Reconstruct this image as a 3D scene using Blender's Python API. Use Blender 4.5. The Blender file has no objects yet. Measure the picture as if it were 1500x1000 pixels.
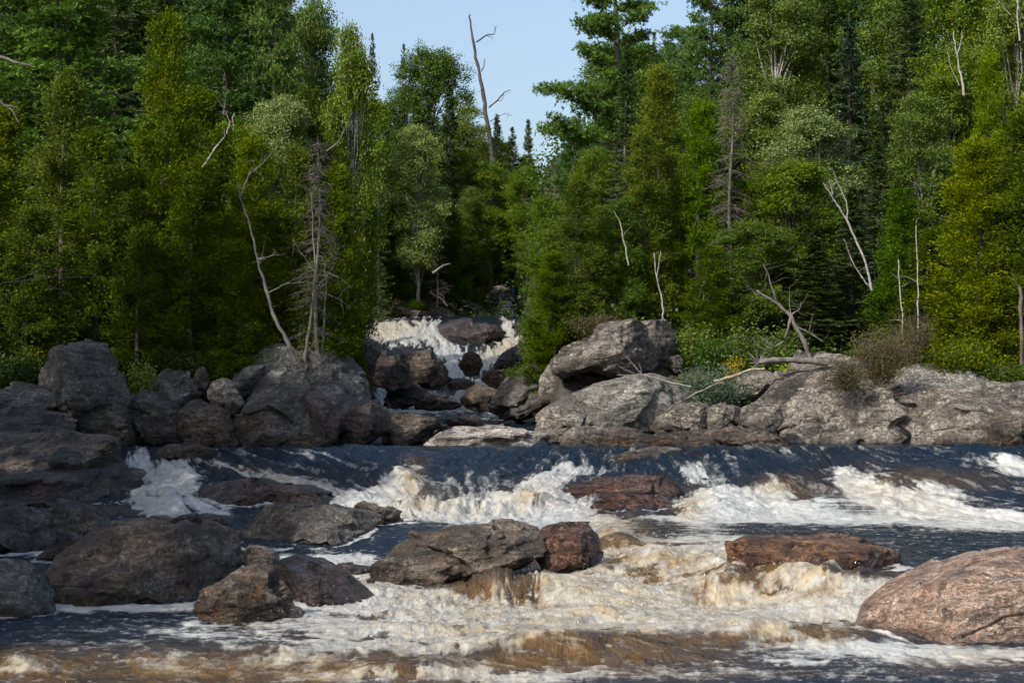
import bpy, math, random
import numpy as np
C = bpy.context.scene.collection
F, CX, YH, CAMZ = 2917.0, 750.0, 560.0, 3.3      # focal length in photo pixels, principal column, horizon row, eye height

def P(px, py, D):
    return np.array([(px - CX) / F * D, D, CAMZ + (YH - py) / F * D])

# ------------------------------------------------------------------ noise
_r = np.random.RandomState(7)
PERM = np.tile(_r.permutation(256), 3).astype(np.int32)
GR = _r.normal(size=(256, 3)); GR /= np.linalg.norm(GR, axis=1)[:, None]
GR = GR.astype(np.float32)

def perlin3(x, y, z):
    x = np.asarray(x, np.float32); y = np.asarray(y, np.float32); z = np.asarray(z, np.float32)
    xi = np.floor(x).astype(np.int32); yi = np.floor(y).astype(np.int32); zi = np.floor(z).astype(np.int32)
    xf = x - xi; yf = y - yi; zf = z - zi
    u = xf*xf*xf*(xf*(xf*6-15)+10); v = yf*yf*yf*(yf*(yf*6-15)+10); w = zf*zf*zf*(zf*(zf*6-15)+10)
    xi &= 255; yi &= 255; zi &= 255
    def g(a, b, c):
        h = PERM[PERM[PERM[(xi+a) & 255] + ((yi+b) & 255)] + ((zi+c) & 255)]
        q = GR[h]
        return q[..., 0]*(xf-a) + q[..., 1]*(yf-b) + q[..., 2]*(zf-c)
    x00 = g(0,0,0)*(1-u) + g(1,0,0)*u; x10 = g(0,1,0)*(1-u) + g(1,1,0)*u
    x01 = g(0,0,1)*(1-u) + g(1,0,1)*u; x11 = g(0,1,1)*(1-u) + g(1,1,1)*u
    return ((x00*(1-v)+x10*v)*(1-w) + (x01*(1-v)+x11*v)*w) * 1.6

def perlin2(x, y, s=0.0):
    x = np.asarray(x, np.float32); y = np.asarray(y, np.float32)
    x = x + s*17.31; y = y + s*9.77
    xi = np.floor(x).astype(np.int32); yi = np.floor(y).astype(np.int32)
    xf = x - xi; yf = y - yi
    u = xf*xf*xf*(xf*(xf*6-15)+10); v = yf*yf*yf*(yf*(yf*6-15)+10)
    xi &= 255; yi &= 255
    def g(a, b):
        h = PERM[PERM[(xi+a) & 255] + ((yi+b) & 255)]
        q = GR[h]
        return q[..., 0]*(xf-a) + q[..., 1]*(yf-b)
    return ((g(0,0)*(1-u)+g(1,0)*u)*(1-v) + (g(0,1)*(1-u)+g(1,1)*u)*v) * 1.7

def fbm3(p, f, octs=4, seed=0.0, gain=0.5, ridged=False):
    out = 0; a = 1.0; tot = 0
    for i in range(octs):
        n = perlin3(p[:, 0]*f + seed*13.7 + i*5.1, p[:, 1]*f + seed*7.3, p[:, 2]*f - seed*3.9)
        if ridged: n = 1 - 2*np.abs(n)
        out = out + a*n; tot += a; a *= gain; f *= 2.03
    return out / tot

def fbm2(x, y, octs=4, seed=0.0, gain=0.5, ridged=False):
    out = 0; a = 1.0; tot = 0; f = 1.0
    for i in range(octs):
        n = perlin2(x*f, y*f, seed + i*1.7)
        if ridged: n = 1 - 2*np.abs(n)
        out = out + a*n; tot += a; a *= gain; f *= 2.03
    return out / tot

def sstep(a, b, x):
    t = np.clip((x-a)/(b-a), 0, 1); return t*t*(3-2*t)

# ------------------------------------------------------------------ objects
def tag(o, label=None, cat=None, group=None, kind=None):
    if label: o['label'] = label
    if cat: o['category'] = cat
    if group: o['group'] = group
    if kind: o['kind'] = kind
    return o

def make_mesh(name, V, faces, mat, smooth=True, attrs=None, mats=None):
    V = np.ascontiguousarray(V, np.float32)
    me = bpy.data.meshes.new(name)
    me.vertices.add(len(V)); me.vertices.foreach_set('co', V.ravel())
    k = faces.shape[1]
    me.loops.add(faces.size); me.loops.foreach_set('vertex_index', np.ascontiguousarray(faces, np.int32).ravel())
    me.polygons.add(len(faces))
    me.polygons.foreach_set('loop_start', np.arange(0, faces.size, k, dtype=np.int32))
    try: me.polygons.foreach_set('loop_total', np.full(len(faces), k, np.int32))
    except Exception: pass
    me.polygons.foreach_set('use_smooth', np.full(len(faces), bool(smooth)))
    for an, (dom, val) in (attrs or {}).items():
        at = me.attributes.new(an, 'FLOAT', dom); at.data.foreach_set('value', np.ascontiguousarray(val, np.float32))
    me.update(calc_edges=True)
    me.materials.append(mat)
    return me

def obj(name, me, parent=None, loc=(0, 0, 0)):
    o = bpy.data.objects.new(name, me); C.objects.link(o); o.location = loc
    if parent: o.parent = parent
    return o

def tube(pts, rad, n=6):
    """tapered tube along a polyline -> verts, quads (triangles closed as degenerate free quads)"""
    pts = np.asarray(pts, float); rad = np.asarray(rad, float); m = len(pts)
    t = np.gradient(pts, axis=0); t /= np.linalg.norm(t, axis=1)[:, None] + 1e-9
    ref = np.where(np.abs(t[:, 2:3]) > 0.9, np.array([[1., 0, 0]]), np.array([[0, 0, 1.]]))
    a = np.cross(t, ref); a /= np.linalg.norm(a, axis=1)[:, None] + 1e-9
    b = np.cross(t, a)
    th = np.arange(n)/n*2*math.pi
    V = pts[:, None, :] + rad[:, None, None]*(a[:, None, :]*np.cos(th)[None, :, None] + b[:, None, :]*np.sin(th)[None, :, None])
    i = np.arange(m-1)[:, None]*n; j = np.arange(n)[None, :]; j2 = (j+1) % n
    Q = np.stack([i+j, i+j2, i+n+j2, i+n+j], -1).reshape(-1, 4)
    return V.reshape(-1, 3), Q

class Bag:
    def __init__(s): s.V = []; s.Q = []; s.n = 0
    def add(s, V, Q): s.V.append(V); s.Q.append(Q + s.n); s.n += len(V)
    def tube(s, pts, rad, n=6): s.add(*tube(pts, rad, n))
    def get(s): return np.concatenate(s.V), np.concatenate(s.Q)

def wiggle(p0, p1, k, amp, rs):
    t = np.linspace(0, 1, k)[:, None]
    p = np.asarray(p0)*(1-t) + np.asarray(p1)*t
    w = np.cumsum(rs.normal(size=(k, 3)), axis=0); w -= w[0]*(1-t) + w[-1]*t
    return p + w*amp

# ------------------------------------------------------------------ materials
class N:
    def __init__(s, name):
        s.m = bpy.data.materials.new(name); s.m.use_nodes = True; s.t = s.m.node_tree; s.t.nodes.clear()
        s.out = s.t.nodes.new('ShaderNodeOutputMaterial')
    def n(s, typ, props=None, **ins):
        o = s.t.nodes.new(typ)
        for k, v in (props or {}).items(): setattr(o, k, v)
        for k, v in ins.items():
            key = k.replace('_', ' ')
            if key not in o.inputs and k[0] == 'i' and k[1:].isdigit(): key = int(k[1:])
            s.set(o.inputs[key], v)
        return o
    def set(s, inp, v):
        if isinstance(v, bpy.types.NodeSocket): s.t.links.new(v, inp)
        elif isinstance(v, bpy.types.Node): s.t.links.new(v.outputs[0], inp)
        else:
            if isinstance(v, tuple) and len(v) == 3 and inp.type == 'RGBA': v = v + (1,)
            inp.default_value = v
    def math(s, op, a, b=0.0, c=0.0, clamp=False):
        return s.n('ShaderNodeMath', {'operation': op, 'use_clamp': clamp}, i0=a, i1=b, i2=c).outputs[0]
    def mix(s, f, a, b, mode='MIX'):
        o = s.t.nodes.new('ShaderNodeMix'); o.data_type = 'RGBA'; o.blend_type = mode
        s.set(o.inputs[0], f); s.set(o.inputs[6], a); s.set(o.inputs[7], b); return o.outputs[2]
    def ramp(s, x, a, b, lo=0.0, hi=1.0):
        return s.n('ShaderNodeMapRange', {'interpolation_type': 'SMOOTHSTEP'}, Value=x, From_Min=a, From_Max=b, To_Min=lo, To_Max=hi).outputs[0]
    def noise(s, vec, scale, detail=4.0, rough=0.55, dist=0.0):
        return s.n('ShaderNodeTexNoise', None, Vector=vec, Scale=scale, Detail=detail, Roughness=rough, Distortion=dist).outputs[0]

def rock_material(name, ca, cb, lichen=0.4, lichen_col=(0.30, 0.31, 0.27), band=0.35, wet=0.25, rough=0.75, wetall=0.0, rust=0.0, crk=0.8):
    s = N(name)
    tc = s.n('ShaderNodeTexCoord'); oi = s.n('ShaderNodeObjectInfo')
    off = s.n('ShaderNodeVectorMath', {'operation': 'SCALE'}, i0=(37.0, 21.0, 11.0)); s.set(off.inputs['Scale'], oi.outputs['Random'])
    v = s.n('ShaderNodeVectorMath', {'operation': 'ADD'}, i0=tc.outputs['Object'], i1=off.outputs[0]).outputs[0]
    big = s.noise(v, 0.9, 5, 0.6)
    col = s.mix(s.ramp(big, 0.38, 0.62), ca, cb)
    # tilted strata bands
    mp = s.n('ShaderNodeMapping', None, Vector=v, Rotation=(0.3, 0.55, 0.2), Scale=(0.55, 0.8, 4.2))
    st = s.noise(mp, 1.6, 6, 0.65, 0.6)
    dark = tuple(c*0.25 for c in ca); lite = tuple(min(1, c*1.9) for c in cb)
    col = s.mix(s.math('MULTIPLY', s.ramp(st, 0.52, 0.36), band*1.3, clamp=True), col, dark)
    col = s.mix(s.math('MULTIPLY', s.ramp(st, 0.56, 0.68), band, clamp=True), col, lite)
    mpv = s.n('ShaderNodeMapping', None, Vector=v, Rotation=(0.35, 0.6, 0.15), Scale=(0.8, 0.9, 3.0))
    vn = s.math('ABSOLUTE', s.math('SUBTRACT', s.noise(mpv, 2.3, 7, 0.62, 1.2), 0.5))
    vn2 = s.math('ABSOLUTE', s.math('SUBTRACT', s.noise(mpv, 3.7, 6, 0.6, 0.8), 0.47))
    col = s.mix(s.math('MULTIPLY', s.ramp(vn, 0.022, 0.0), s.ramp(big, 0.42, 0.56, 0.0, min(1, 0.35+band*0.5))), col, tuple(min(0.55, c*3.0) for c in cb))
    dk = s.ramp(vn2, 0.020, 0.0)
    col = s.mix(s.math('MULTIPLY', dk, 0.75), col, tuple(c*0.12 for c in ca))
    # dark stain streaks that run down the face
    mp2 = s.n('ShaderNodeMapping', None, Vector=v, Scale=(2.4, 2.4, 0.35))
    sn = s.noise(mp2, 1.0, 4, 0.6, 0.3)
    col = s.mix(s.ramp(sn, 0.53, 0.66, 0, 0.6), col, dark)
    if rust > 0:
        rn = s.noise(v, 2.2, 6, 0.65, 0.4)
        col = s.mix(s.ramp(rn, 0.60-rust*0.25, 0.78-rust*0.15, 0, 0.8), col, (0.24, 0.095, 0.026))
    # lichen: large patches broken into spots, and small round spots
    l1 = s.noise(v, 2.1, 8, 0.72, 0.3); l2 = s.noise(v, 9.0, 4, 0.7)
    lm = s.math('MULTIPLY', s.ramp(l1, 0.60-0.13*lichen, 0.66-0.1*lichen), s.ramp(l2, 0.42, 0.55))
    vo = s.n('ShaderNodeTexVoronoi', {'feature': 'F1'}, Vector=v, Scale=5.5, Randomness=1.0)
    spot = s.math('MULTIPLY', s.ramp(s.math('ADD', vo.outputs['Distance'], s.math('MULTIPLY', s.math('SUBTRACT', l2, 0.5), 0.35)), 0.20, 0.13), s.ramp(big, 0.45, 0.6))
    vs = s.n('ShaderNodeTexVoronoi', {'feature': 'F1'}, Vector=v, Scale=17.0, Randomness=1.0)
    spk = s.math('MULTIPLY', s.ramp(vs.outputs['Distance'], 0.30, 0.16), s.ramp(s.n('ShaderNodeSeparateColor', None, Color=vs.outputs['Color']).outputs[0], 0.62, 0.70))
    spot = s.math('MAXIMUM', spot, s.math('MULTIPLY', spk, s.ramp(l1, 0.40, 0.55)))
    lm = s.math('MULTIPLY', s.math('MAXIMUM', lm, spot), min(1.0, lichen*1.7), clamp=True)
    # speckle
    sp = s.noise(v, 42.0, 3, 0.7); sp2 = s.noise(v, 11.0, 6, 0.75)
    zz = s.n('ShaderNodeSeparateXYZ', None, Vector=tc.outputs['Object']).outputs[2]
    wn = s.math('ADD', zz, s.math('MULTIPLY', s.math('SUBTRACT', big, 0.5), 0.75))
    wm = s.ramp(wn, wet+0.22, wet-0.12)
    wm = s.math('MAXIMUM', wm, wetall)
    lm = s.math('MULTIPLY', lm, s.math('SUBTRACT', 1.0, wm))
    col = s.mix(lm, col, lichen_col)
    col = s.mix(0.75, col, s.mix(s.ramp(sp2, 0.33, 0.67), (0.38, 0.37, 0.37), (1.75, 1.72, 1.68)), 'MULTIPLY')
    col = s.mix(0.6, col, s.mix(s.ramp(sp, 0.3, 0.7), (0.25, 0.25, 0.25), (1.9, 1.85, 1.8)), 'MULTIPLY')
    col = s.mix(s.math('MULTIPLY', wm, 0.62), col, s.mix(1.0, col, (0.32, 0.30, 0.30), 'MULTIPLY'))
    # cracks
    wv = s.n('ShaderNodeVectorMath', {'operation': 'ADD'}, i0=v, i1=s.n('ShaderNodeTexNoise', None, Vector=v, Scale=1.7, Detail=5.0).outputs['Color']).outputs[0]
    mp3 = s.n('ShaderNodeMapping', None, Vector=wv, Rotation=(0.2, 0.5, 0.1), Scale=(0.8, 0.8, 1.7))
    ce = s.n('ShaderNodeTexVoronoi', {'feature': 'DISTANCE_TO_EDGE'}, Vector=mp3, Scale=0.75).outputs['Distance']
    crack = s.math('MAXIMUM', s.ramp(ce, 0.0, 0.012), s.ramp(s.noise(v, 0.8, 3, 0.5), 0.50, 0.56))
    col = s.mix(s.math('MULTIPLY', s.math('SUBTRACT', 1.0, crack), crk), col, (0.02, 0.018, 0.016))
    h = s.math('ADD', s.math('ADD', s.math('MULTIPLY', s.noise(v, 4.0, 12, 0.72), 0.22), s.math('MULTIPLY', sp2, 0.06)), s.math('MULTIPLY', st, 0.11*(0.5+band)))
    h = s.math('SUBTRACT', h, s.math('MULTIPLY', dk, 0.035))
    h = s.math('ADD', h, s.math('MULTIPLY', crack, 0.05*crk))
    bp = s.n('ShaderNodeBump', None, Height=h, Strength=0.9, Distance=0.75)
    ro = s.math('SUBTRACT', rough, s.math('MULTIPLY', wm, 0.5))
    ro = s.math('ADD', ro, s.math('MULTIPLY', s.math('SUBTRACT', sp, 0.5), 0.2))
    b = s.n('ShaderNodeBsdfPrincipled', None, Base_Color=col, Roughness=ro, Normal=bp)
    s.set(s.out.inputs[0], b); return s.m

RM = {
 'grey':  rock_material('grey_rock', (0.040, 0.036, 0.032), (0.092, 0.084, 0.076), 0.35, wet=0.3, lichen_col=(0.20, 0.215, 0.19)),  # base lowered to put the left bank's shade into the colour
 'cool':  rock_material('cool_grey_rock', (0.055, 0.056, 0.053), (0.112, 0.114, 0.108), 0.45, wet=0.2, lichen_col=(0.19, 0.205, 0.185)),  # darkened as well, painting left bank shade into the rock
 'brown': rock_material('brown_rock', (0.055, 0.043, 0.033), (0.125, 0.10, 0.076), 0.22, wet=0.5, band=0.5, rough=0.6, rust=0.03),
 'dark':  rock_material('dark_wet_rock', (0.035, 0.027, 0.026), (0.085, 0.065, 0.06), 0.12, wet=0.9, band=0.5, rough=0.5, wetall=0.35),
 'pale':  rock_material('pale_rock', (0.12, 0.114, 0.10), (0.205, 0.198, 0.178), 0.5, lichen_col=(0.42, 0.42, 0.36), wet=0.22, band=0.3),
 'tan':   rock_material('tan_grey_rock', (0.075, 0.063, 0.053), (0.150, 0.132, 0.115), 0.65, lichen_col=(0.27, 0.27, 0.22), wet=0.3, band=0.5),
 'pink':  rock_material('pink_granite', (0.19, 0.122, 0.088), (0.30, 0.215, 0.165), 0.12, crk=0.3, wet=0.62, band=0.45, lichen_col=(0.5, 0.42, 0.35)),
 'orange': rock_material('orange_stained_rock', (0.10, 0.052, 0.026), (0.155, 0.088, 0.045), 0.0, wet=0.45, band=0.7, rough=0.45, rust=0.2, wetall=0.25),
 'red':   rock_material('red_brown_wet_rock', (0.045, 0.026, 0.019), (0.105, 0.062, 0.045), 0.0, wet=0.3, band=0.6, rough=0.42, wetall=0.5, rust=0.06),
 'band':  rock_material('white_veined_rock', (0.13, 0.115, 0.10), (0.32, 0.295, 0.27), 0.2, wet=0.06, band=1.0),
}

def leaf_material(name, dark, light, accent=None, acc=0.0, trans=0.3, gloss=0.25):
    s = N(name)
    at = s.n('ShaderNodeAttribute', {'attribute_name': 'tone'}).outputs['Fac']
    oi = s.n('ShaderNodeObjectInfo').outputs['Random']
    tc = s.n('ShaderNodeTexCoord').outputs['Object']
    nz = s.noise(tc, 1.1, 3, 0.6)
    f = s.math('ADD', s.math('MULTIPLY', at, 0.55), s.math('ADD', s.math('MULTIPLY', s.math('SUBTRACT', nz, 0.5), 1.6), s.math('MULTIPLY', oi, 0.35)), clamp=True)
    col = s.mix(f, dark, light)
    if accent:
        an = s.noise(tc, 2.3, 3, 0.6)
        am = s.math('MULTIPLY', s.ramp(an, 0.52, 0.68), s.ramp(at, 1.0-acc, 1.02-acc*0.5))
        col = s.mix(am, col, accent)
    r2 = s.math('FRACT', s.math('MULTIPLY', oi, 7.31)); r3 = s.math('FRACT', s.math('MULTIPLY', oi, 13.7))
    hs = s.n('ShaderNodeHueSaturation', None, Hue=s.ramp(r2, 0.0, 1.0, 0.488, 0.512), Saturation=s.ramp(r3, 0.0, 1.0, 0.98, 1.16), Value=s.ramp(r2, 0.0, 1.0, 1.32, 0.98), Fac=1.0, Color=col)
    col = hs.outputs[0]
    p = s.n('ShaderNodeBsdfPrincipled', None, Base_Color=col, Roughness=0.5); s.set(p.inputs['Specular IOR Level'], gloss)
    tr = s.n('ShaderNodeBsdfTranslucent', None, Color=s.mix(1.0, col, (1.1, 1.15, 0.6), 'MULTIPLY'))
    mx = s.n('ShaderNodeMixShader', None, i0=trans, i1=p, i2=tr)
    s.set(s.out.inputs[0], mx); return s.m

LM = {
 'cedar':  leaf_material('cedar_leaves', (0.030, 0.056, 0.005), (0.108, 0.140, 0.011), (0.17, 0.12, 0.015), 0.10, 0.36, 0.10),
 'cedar_yellow': leaf_material('yellowish_cedar_leaves', (0.045, 0.076, 0.006), (0.140, 0.165, 0.013), (0.19, 0.14, 0.015), 0.10, 0.36, 0.10),
 'cedar_bright': leaf_material('bright_cedar_leaves', (0.038, 0.080, 0.007), (0.120, 0.175, 0.016), None, 0.0, 0.36, 0.10),
 'spruce': leaf_material('spruce_needles', (0.026, 0.050, 0.014), (0.072, 0.108, 0.032), None, 0.0, 0.2, 0.12),
 'spruce_blue': leaf_material('blue_spruce_needles', (0.030, 0.055, 0.032), (0.068, 0.105, 0.062), None, trans=0.12),
 'pine':   leaf_material('pine_needles', (0.032, 0.070, 0.016), (0.095, 0.160, 0.036), None, 0.0, 0.28, 0.15),
 'aspen':  leaf_material('aspen_leaves', (0.050, 0.092, 0.008), (0.150, 0.190, 0.024), (0.24, 0.18, 0.02), 0.3, 0.35, 0.35),
 'silver': leaf_material('pale_aspen_leaves', (0.075, 0.120, 0.028), (0.20, 0.25, 0.085), (0.25, 0.22, 0.05), 0.1, 0.32, 0.4),
 'broad':  leaf_material('broad_leaves', (0.036, 0.075, 0.008), (0.105, 0.155, 0.018), (0.22, 0.10, 0.02), 0.08, 0.38, 0.25),
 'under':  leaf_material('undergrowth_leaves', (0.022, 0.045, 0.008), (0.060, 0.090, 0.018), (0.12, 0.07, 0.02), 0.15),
 'heath':  leaf_material('brown_bush_leaves', (0.045, 0.038, 0.018), (0.13, 0.105, 0.05), (0.09, 0.11, 0.02), 0.6),
 'sap':    leaf_material('bright_sapling_leaves', (0.10, 0.16, 0.012), (0.22, 0.30, 0.03), None),
 'flower': leaf_material('yellow_flowers', (0.35, 0.25, 0.01), (0.6, 0.42, 0.03), None),
}

def bark_material(name, a, b, scale=6.0, marks=None):
    s = N(name); tc = s.n('ShaderNodeTexCoord').outputs['Object']
    mp = s.n('ShaderNodeMapping', None, Vector=tc, Scale=(1, 1, 0.3) if not marks else (1, 1, 2.5))
    n1 = s.noise(mp, scale, 6, 0.65)
    col = s.mix(s.ramp(n1, 0.35, 0.65), a, b)
    if marks: col = s.mix(s.ramp(s.noise(mp, 5.0, 3, 0.6), 0.60, 0.64), col, marks)
    bp = s.n('ShaderNodeBump', None, Height=n1, Strength=0.6, Distance=0.03)
    s.set(s.out.inputs[0], s.n('ShaderNodeBsdfPrincipled', None, Base_Color=col, Roughness=0.85, Normal=bp)); return s.m
BARK = bark_material('brown_bark', (0.05, 0.04, 0.032), (0.12, 0.10, 0.085))
GREYBARK = bark_material('grey_dead_wood', (0.06, 0.054, 0.048), (0.15, 0.138, 0.124))
DARKDEAD = bark_material('dark_dead_wood', (0.035, 0.030, 0.027), (0.075, 0.065, 0.058))
BIRCH = bark_material('white_birch_bark', (0.17, 0.16, 0.142), (0.32, 0.305, 0.275), 4.0, marks=(0.05, 0.045, 0.04))
PALEBARK = bark_material('pale_aspen_bark', (0.20, 0.20, 0.17), (0.32, 0.31, 0.27), 4.0, marks=(0.07, 0.06, 0.05))
PEELED = bark_material('peeled_pale_wood', (0.20, 0.16, 0.11), (0.34, 0.28, 0.21), 8.0)

# ------------------------------------------------------------------ terrain
def ground_z(px, D):
    """bank height at an angular column and distance"""
    px = np.asarray(px, float); D = np.asarray(D, float)
    side = np.interp(D, [0, 30, 44, 51, 54, 57, 60, 63, 70, 90, 150, 230, 400], [-1.5, -1.0, -0.8, -0.6, -0.1, 0.9, 2.2, 3.5, 5.3, 9.6, 22.5, 33, 42])
    val = np.interp(D, [0, 50, 57, 84, 95, 104, 112, 120, 128, 150, 200, 300, 400], [-1.5, -1, 0.2, 1.2, 3.0, 4.8, 5.9, 6.6, 9.6, 14.5, 23, 31, 36])
    xl = np.interp(D, [50, 62, 72, 84, 104, 114, 130, 170], [560, 535, 500, 400, 400, 480, 560, 600])
    xr = np.interp(D, [50, 62, 84, 112, 122, 170], [770, 790, 790, 775, 765, 830])
    w = np.interp(D, [50, 110, 200], [35, 30, 120])
    inl = sstep(xl - w, xl + w*0.3, px); inr = 1 - sstep(xr - w*0.3, xr + w, px)
    k = inl*inr
    k = k*(1 - 0.0*D)
    # far left bank in the foreground (rock ledges, trees outside the frame stand on it)
    X = (px - CX)/F*D
    lb = sstep(-11.5, -17.5, X)*(1 - sstep(50, 60, D))
    rb = sstep(16.0, 24.0, X)*(1 - sstep(50, 60, D))*sstep(20, 40, D)
    base = side*(1-k) + val*k
    return base + (lb + rb)*np.maximum(0, 3.5 - base)

def build_ground():
    cols = np.unique(np.concatenate([np.linspace(-2600, -100, 40), np.linspace(-100, 1600, 420), np.linspace(1600, 4100, 40)]))
    Ds = np.concatenate([np.linspace(2, 50, 50)[:-1], np.geomspace(50, 160, 260), np.geomspace(162, 900, 50)])
    PX, DD = np.meshgrid(cols, Ds)
    Z = ground_z(PX, DD)
    X = (PX - CX)/F*DD
    amp = sstep(54, 63, DD)
    Z = Z + amp*(0.9*fbm2(X*0.25, DD*0.25, 3, 3) + 0.45*fbm2(X*0.9, DD*0.9, 4, 5, ridged=True)*(1 - sstep(70, 90, DD)*0.6))
    V = np.stack([X, DD, Z], -1).reshape(-1, 3)
    r, c = PX.shape; i = np.arange(r-1)[:, None]*c + np.arange(c-1)[None, :]
    Q = np.stack([i, i+1, i+c+1, i+c], -1).reshape(-1, 4)
    s = N('forest_floor'); tc = s.n('ShaderNodeTexCoord').outputs['Object']
    geo = s.n('ShaderNodeNewGeometry'); nz = s.n('ShaderNodeSeparateXYZ', None, Vector=geo.outputs['Normal']).outputs[2]
    n1 = s.noise(tc, 1.3, 8, 0.65)
    soil = s.mix(s.ramp(n1, 0.35, 0.65), (0.025, 0.020, 0.012), (0.06, 0.055, 0.022))
    rockc = s.mix(s.ramp(s.noise(tc, 3.0, 8, 0.7), 0.35, 0.65), (0.06, 0.052, 0.047), (0.15, 0.14, 0.128))
    y = s.n('ShaderNodeSeparateXYZ', None, Vector=tc).outputs[1]
    rk = s.ramp(s.math('ADD', y, s.math('MULTIPLY', n1, 4.0)), 66, 62)
    col = s.mix(rk, soil, rockc)
    bp = s.n('ShaderNodeBump', None, Height=s.noise(tc, 4.0, 10, 0.7), Strength=0.9, Distance=0.4)
    s.set(s.out.inputs[0], s.n('ShaderNodeBsdfPrincipled', None, Base_Color=col, Roughness=0.9, Normal=bp))
    o = obj('ground', make_mesh('ground', V, Q, s.m)); tag(o, 'rocky river bank rising into dark forested slopes', 'ground', kind='structure')
build_ground()

# ------------------------------------------------------------------ rocks
ICO = {}
def ico(level):
    if level not in ICO:
        import bmesh
        bm = bmesh.new(); bmesh.ops.create_icosphere(bm, subdivisions=level, radius=1.0)
        V = np.array([v.co[:] for v in bm.verts]); T = np.array([[v.index for v in f.verts] for f in bm.faces]); bm.free()
        V /= np.linalg.norm(V, axis=1)[:, None]
        ICO[level] = (V, T)
    return ICO[level]

def radial(poly, c, n=360):
    th = np.arange(n)/n*2*math.pi
    dx, dy = np.cos(th), np.sin(th)
    best = np.zeros(n)
    m = len(poly)
    for i in range(m):
        a = poly[i]-c; b = poly[(i+1) % m]-c; e = b-a
        den = dx*e[1] - dy*e[0]
        with np.errstate(divide='ignore', invalid='ignore'):
            t = (a[0]*e[1] - a[1]*e[0])/den
            u = (a[0]*dy - a[1]*dx)/den
        ok = (np.abs(den) > 1e-12) & (t > 0) & (u >= -1e-6) & (u <= 1+1e-6)
        best = np.where(ok & (t > best), t, best)
    bad = best <= 0
    if bad.any(): best[bad] = np.median(best[~bad])
    k = 5
    sm = sum(np.roll(best, j) for j in range(-k, k+1))/(2*k+1)
    return best*0.45 + sm*0.55

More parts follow.
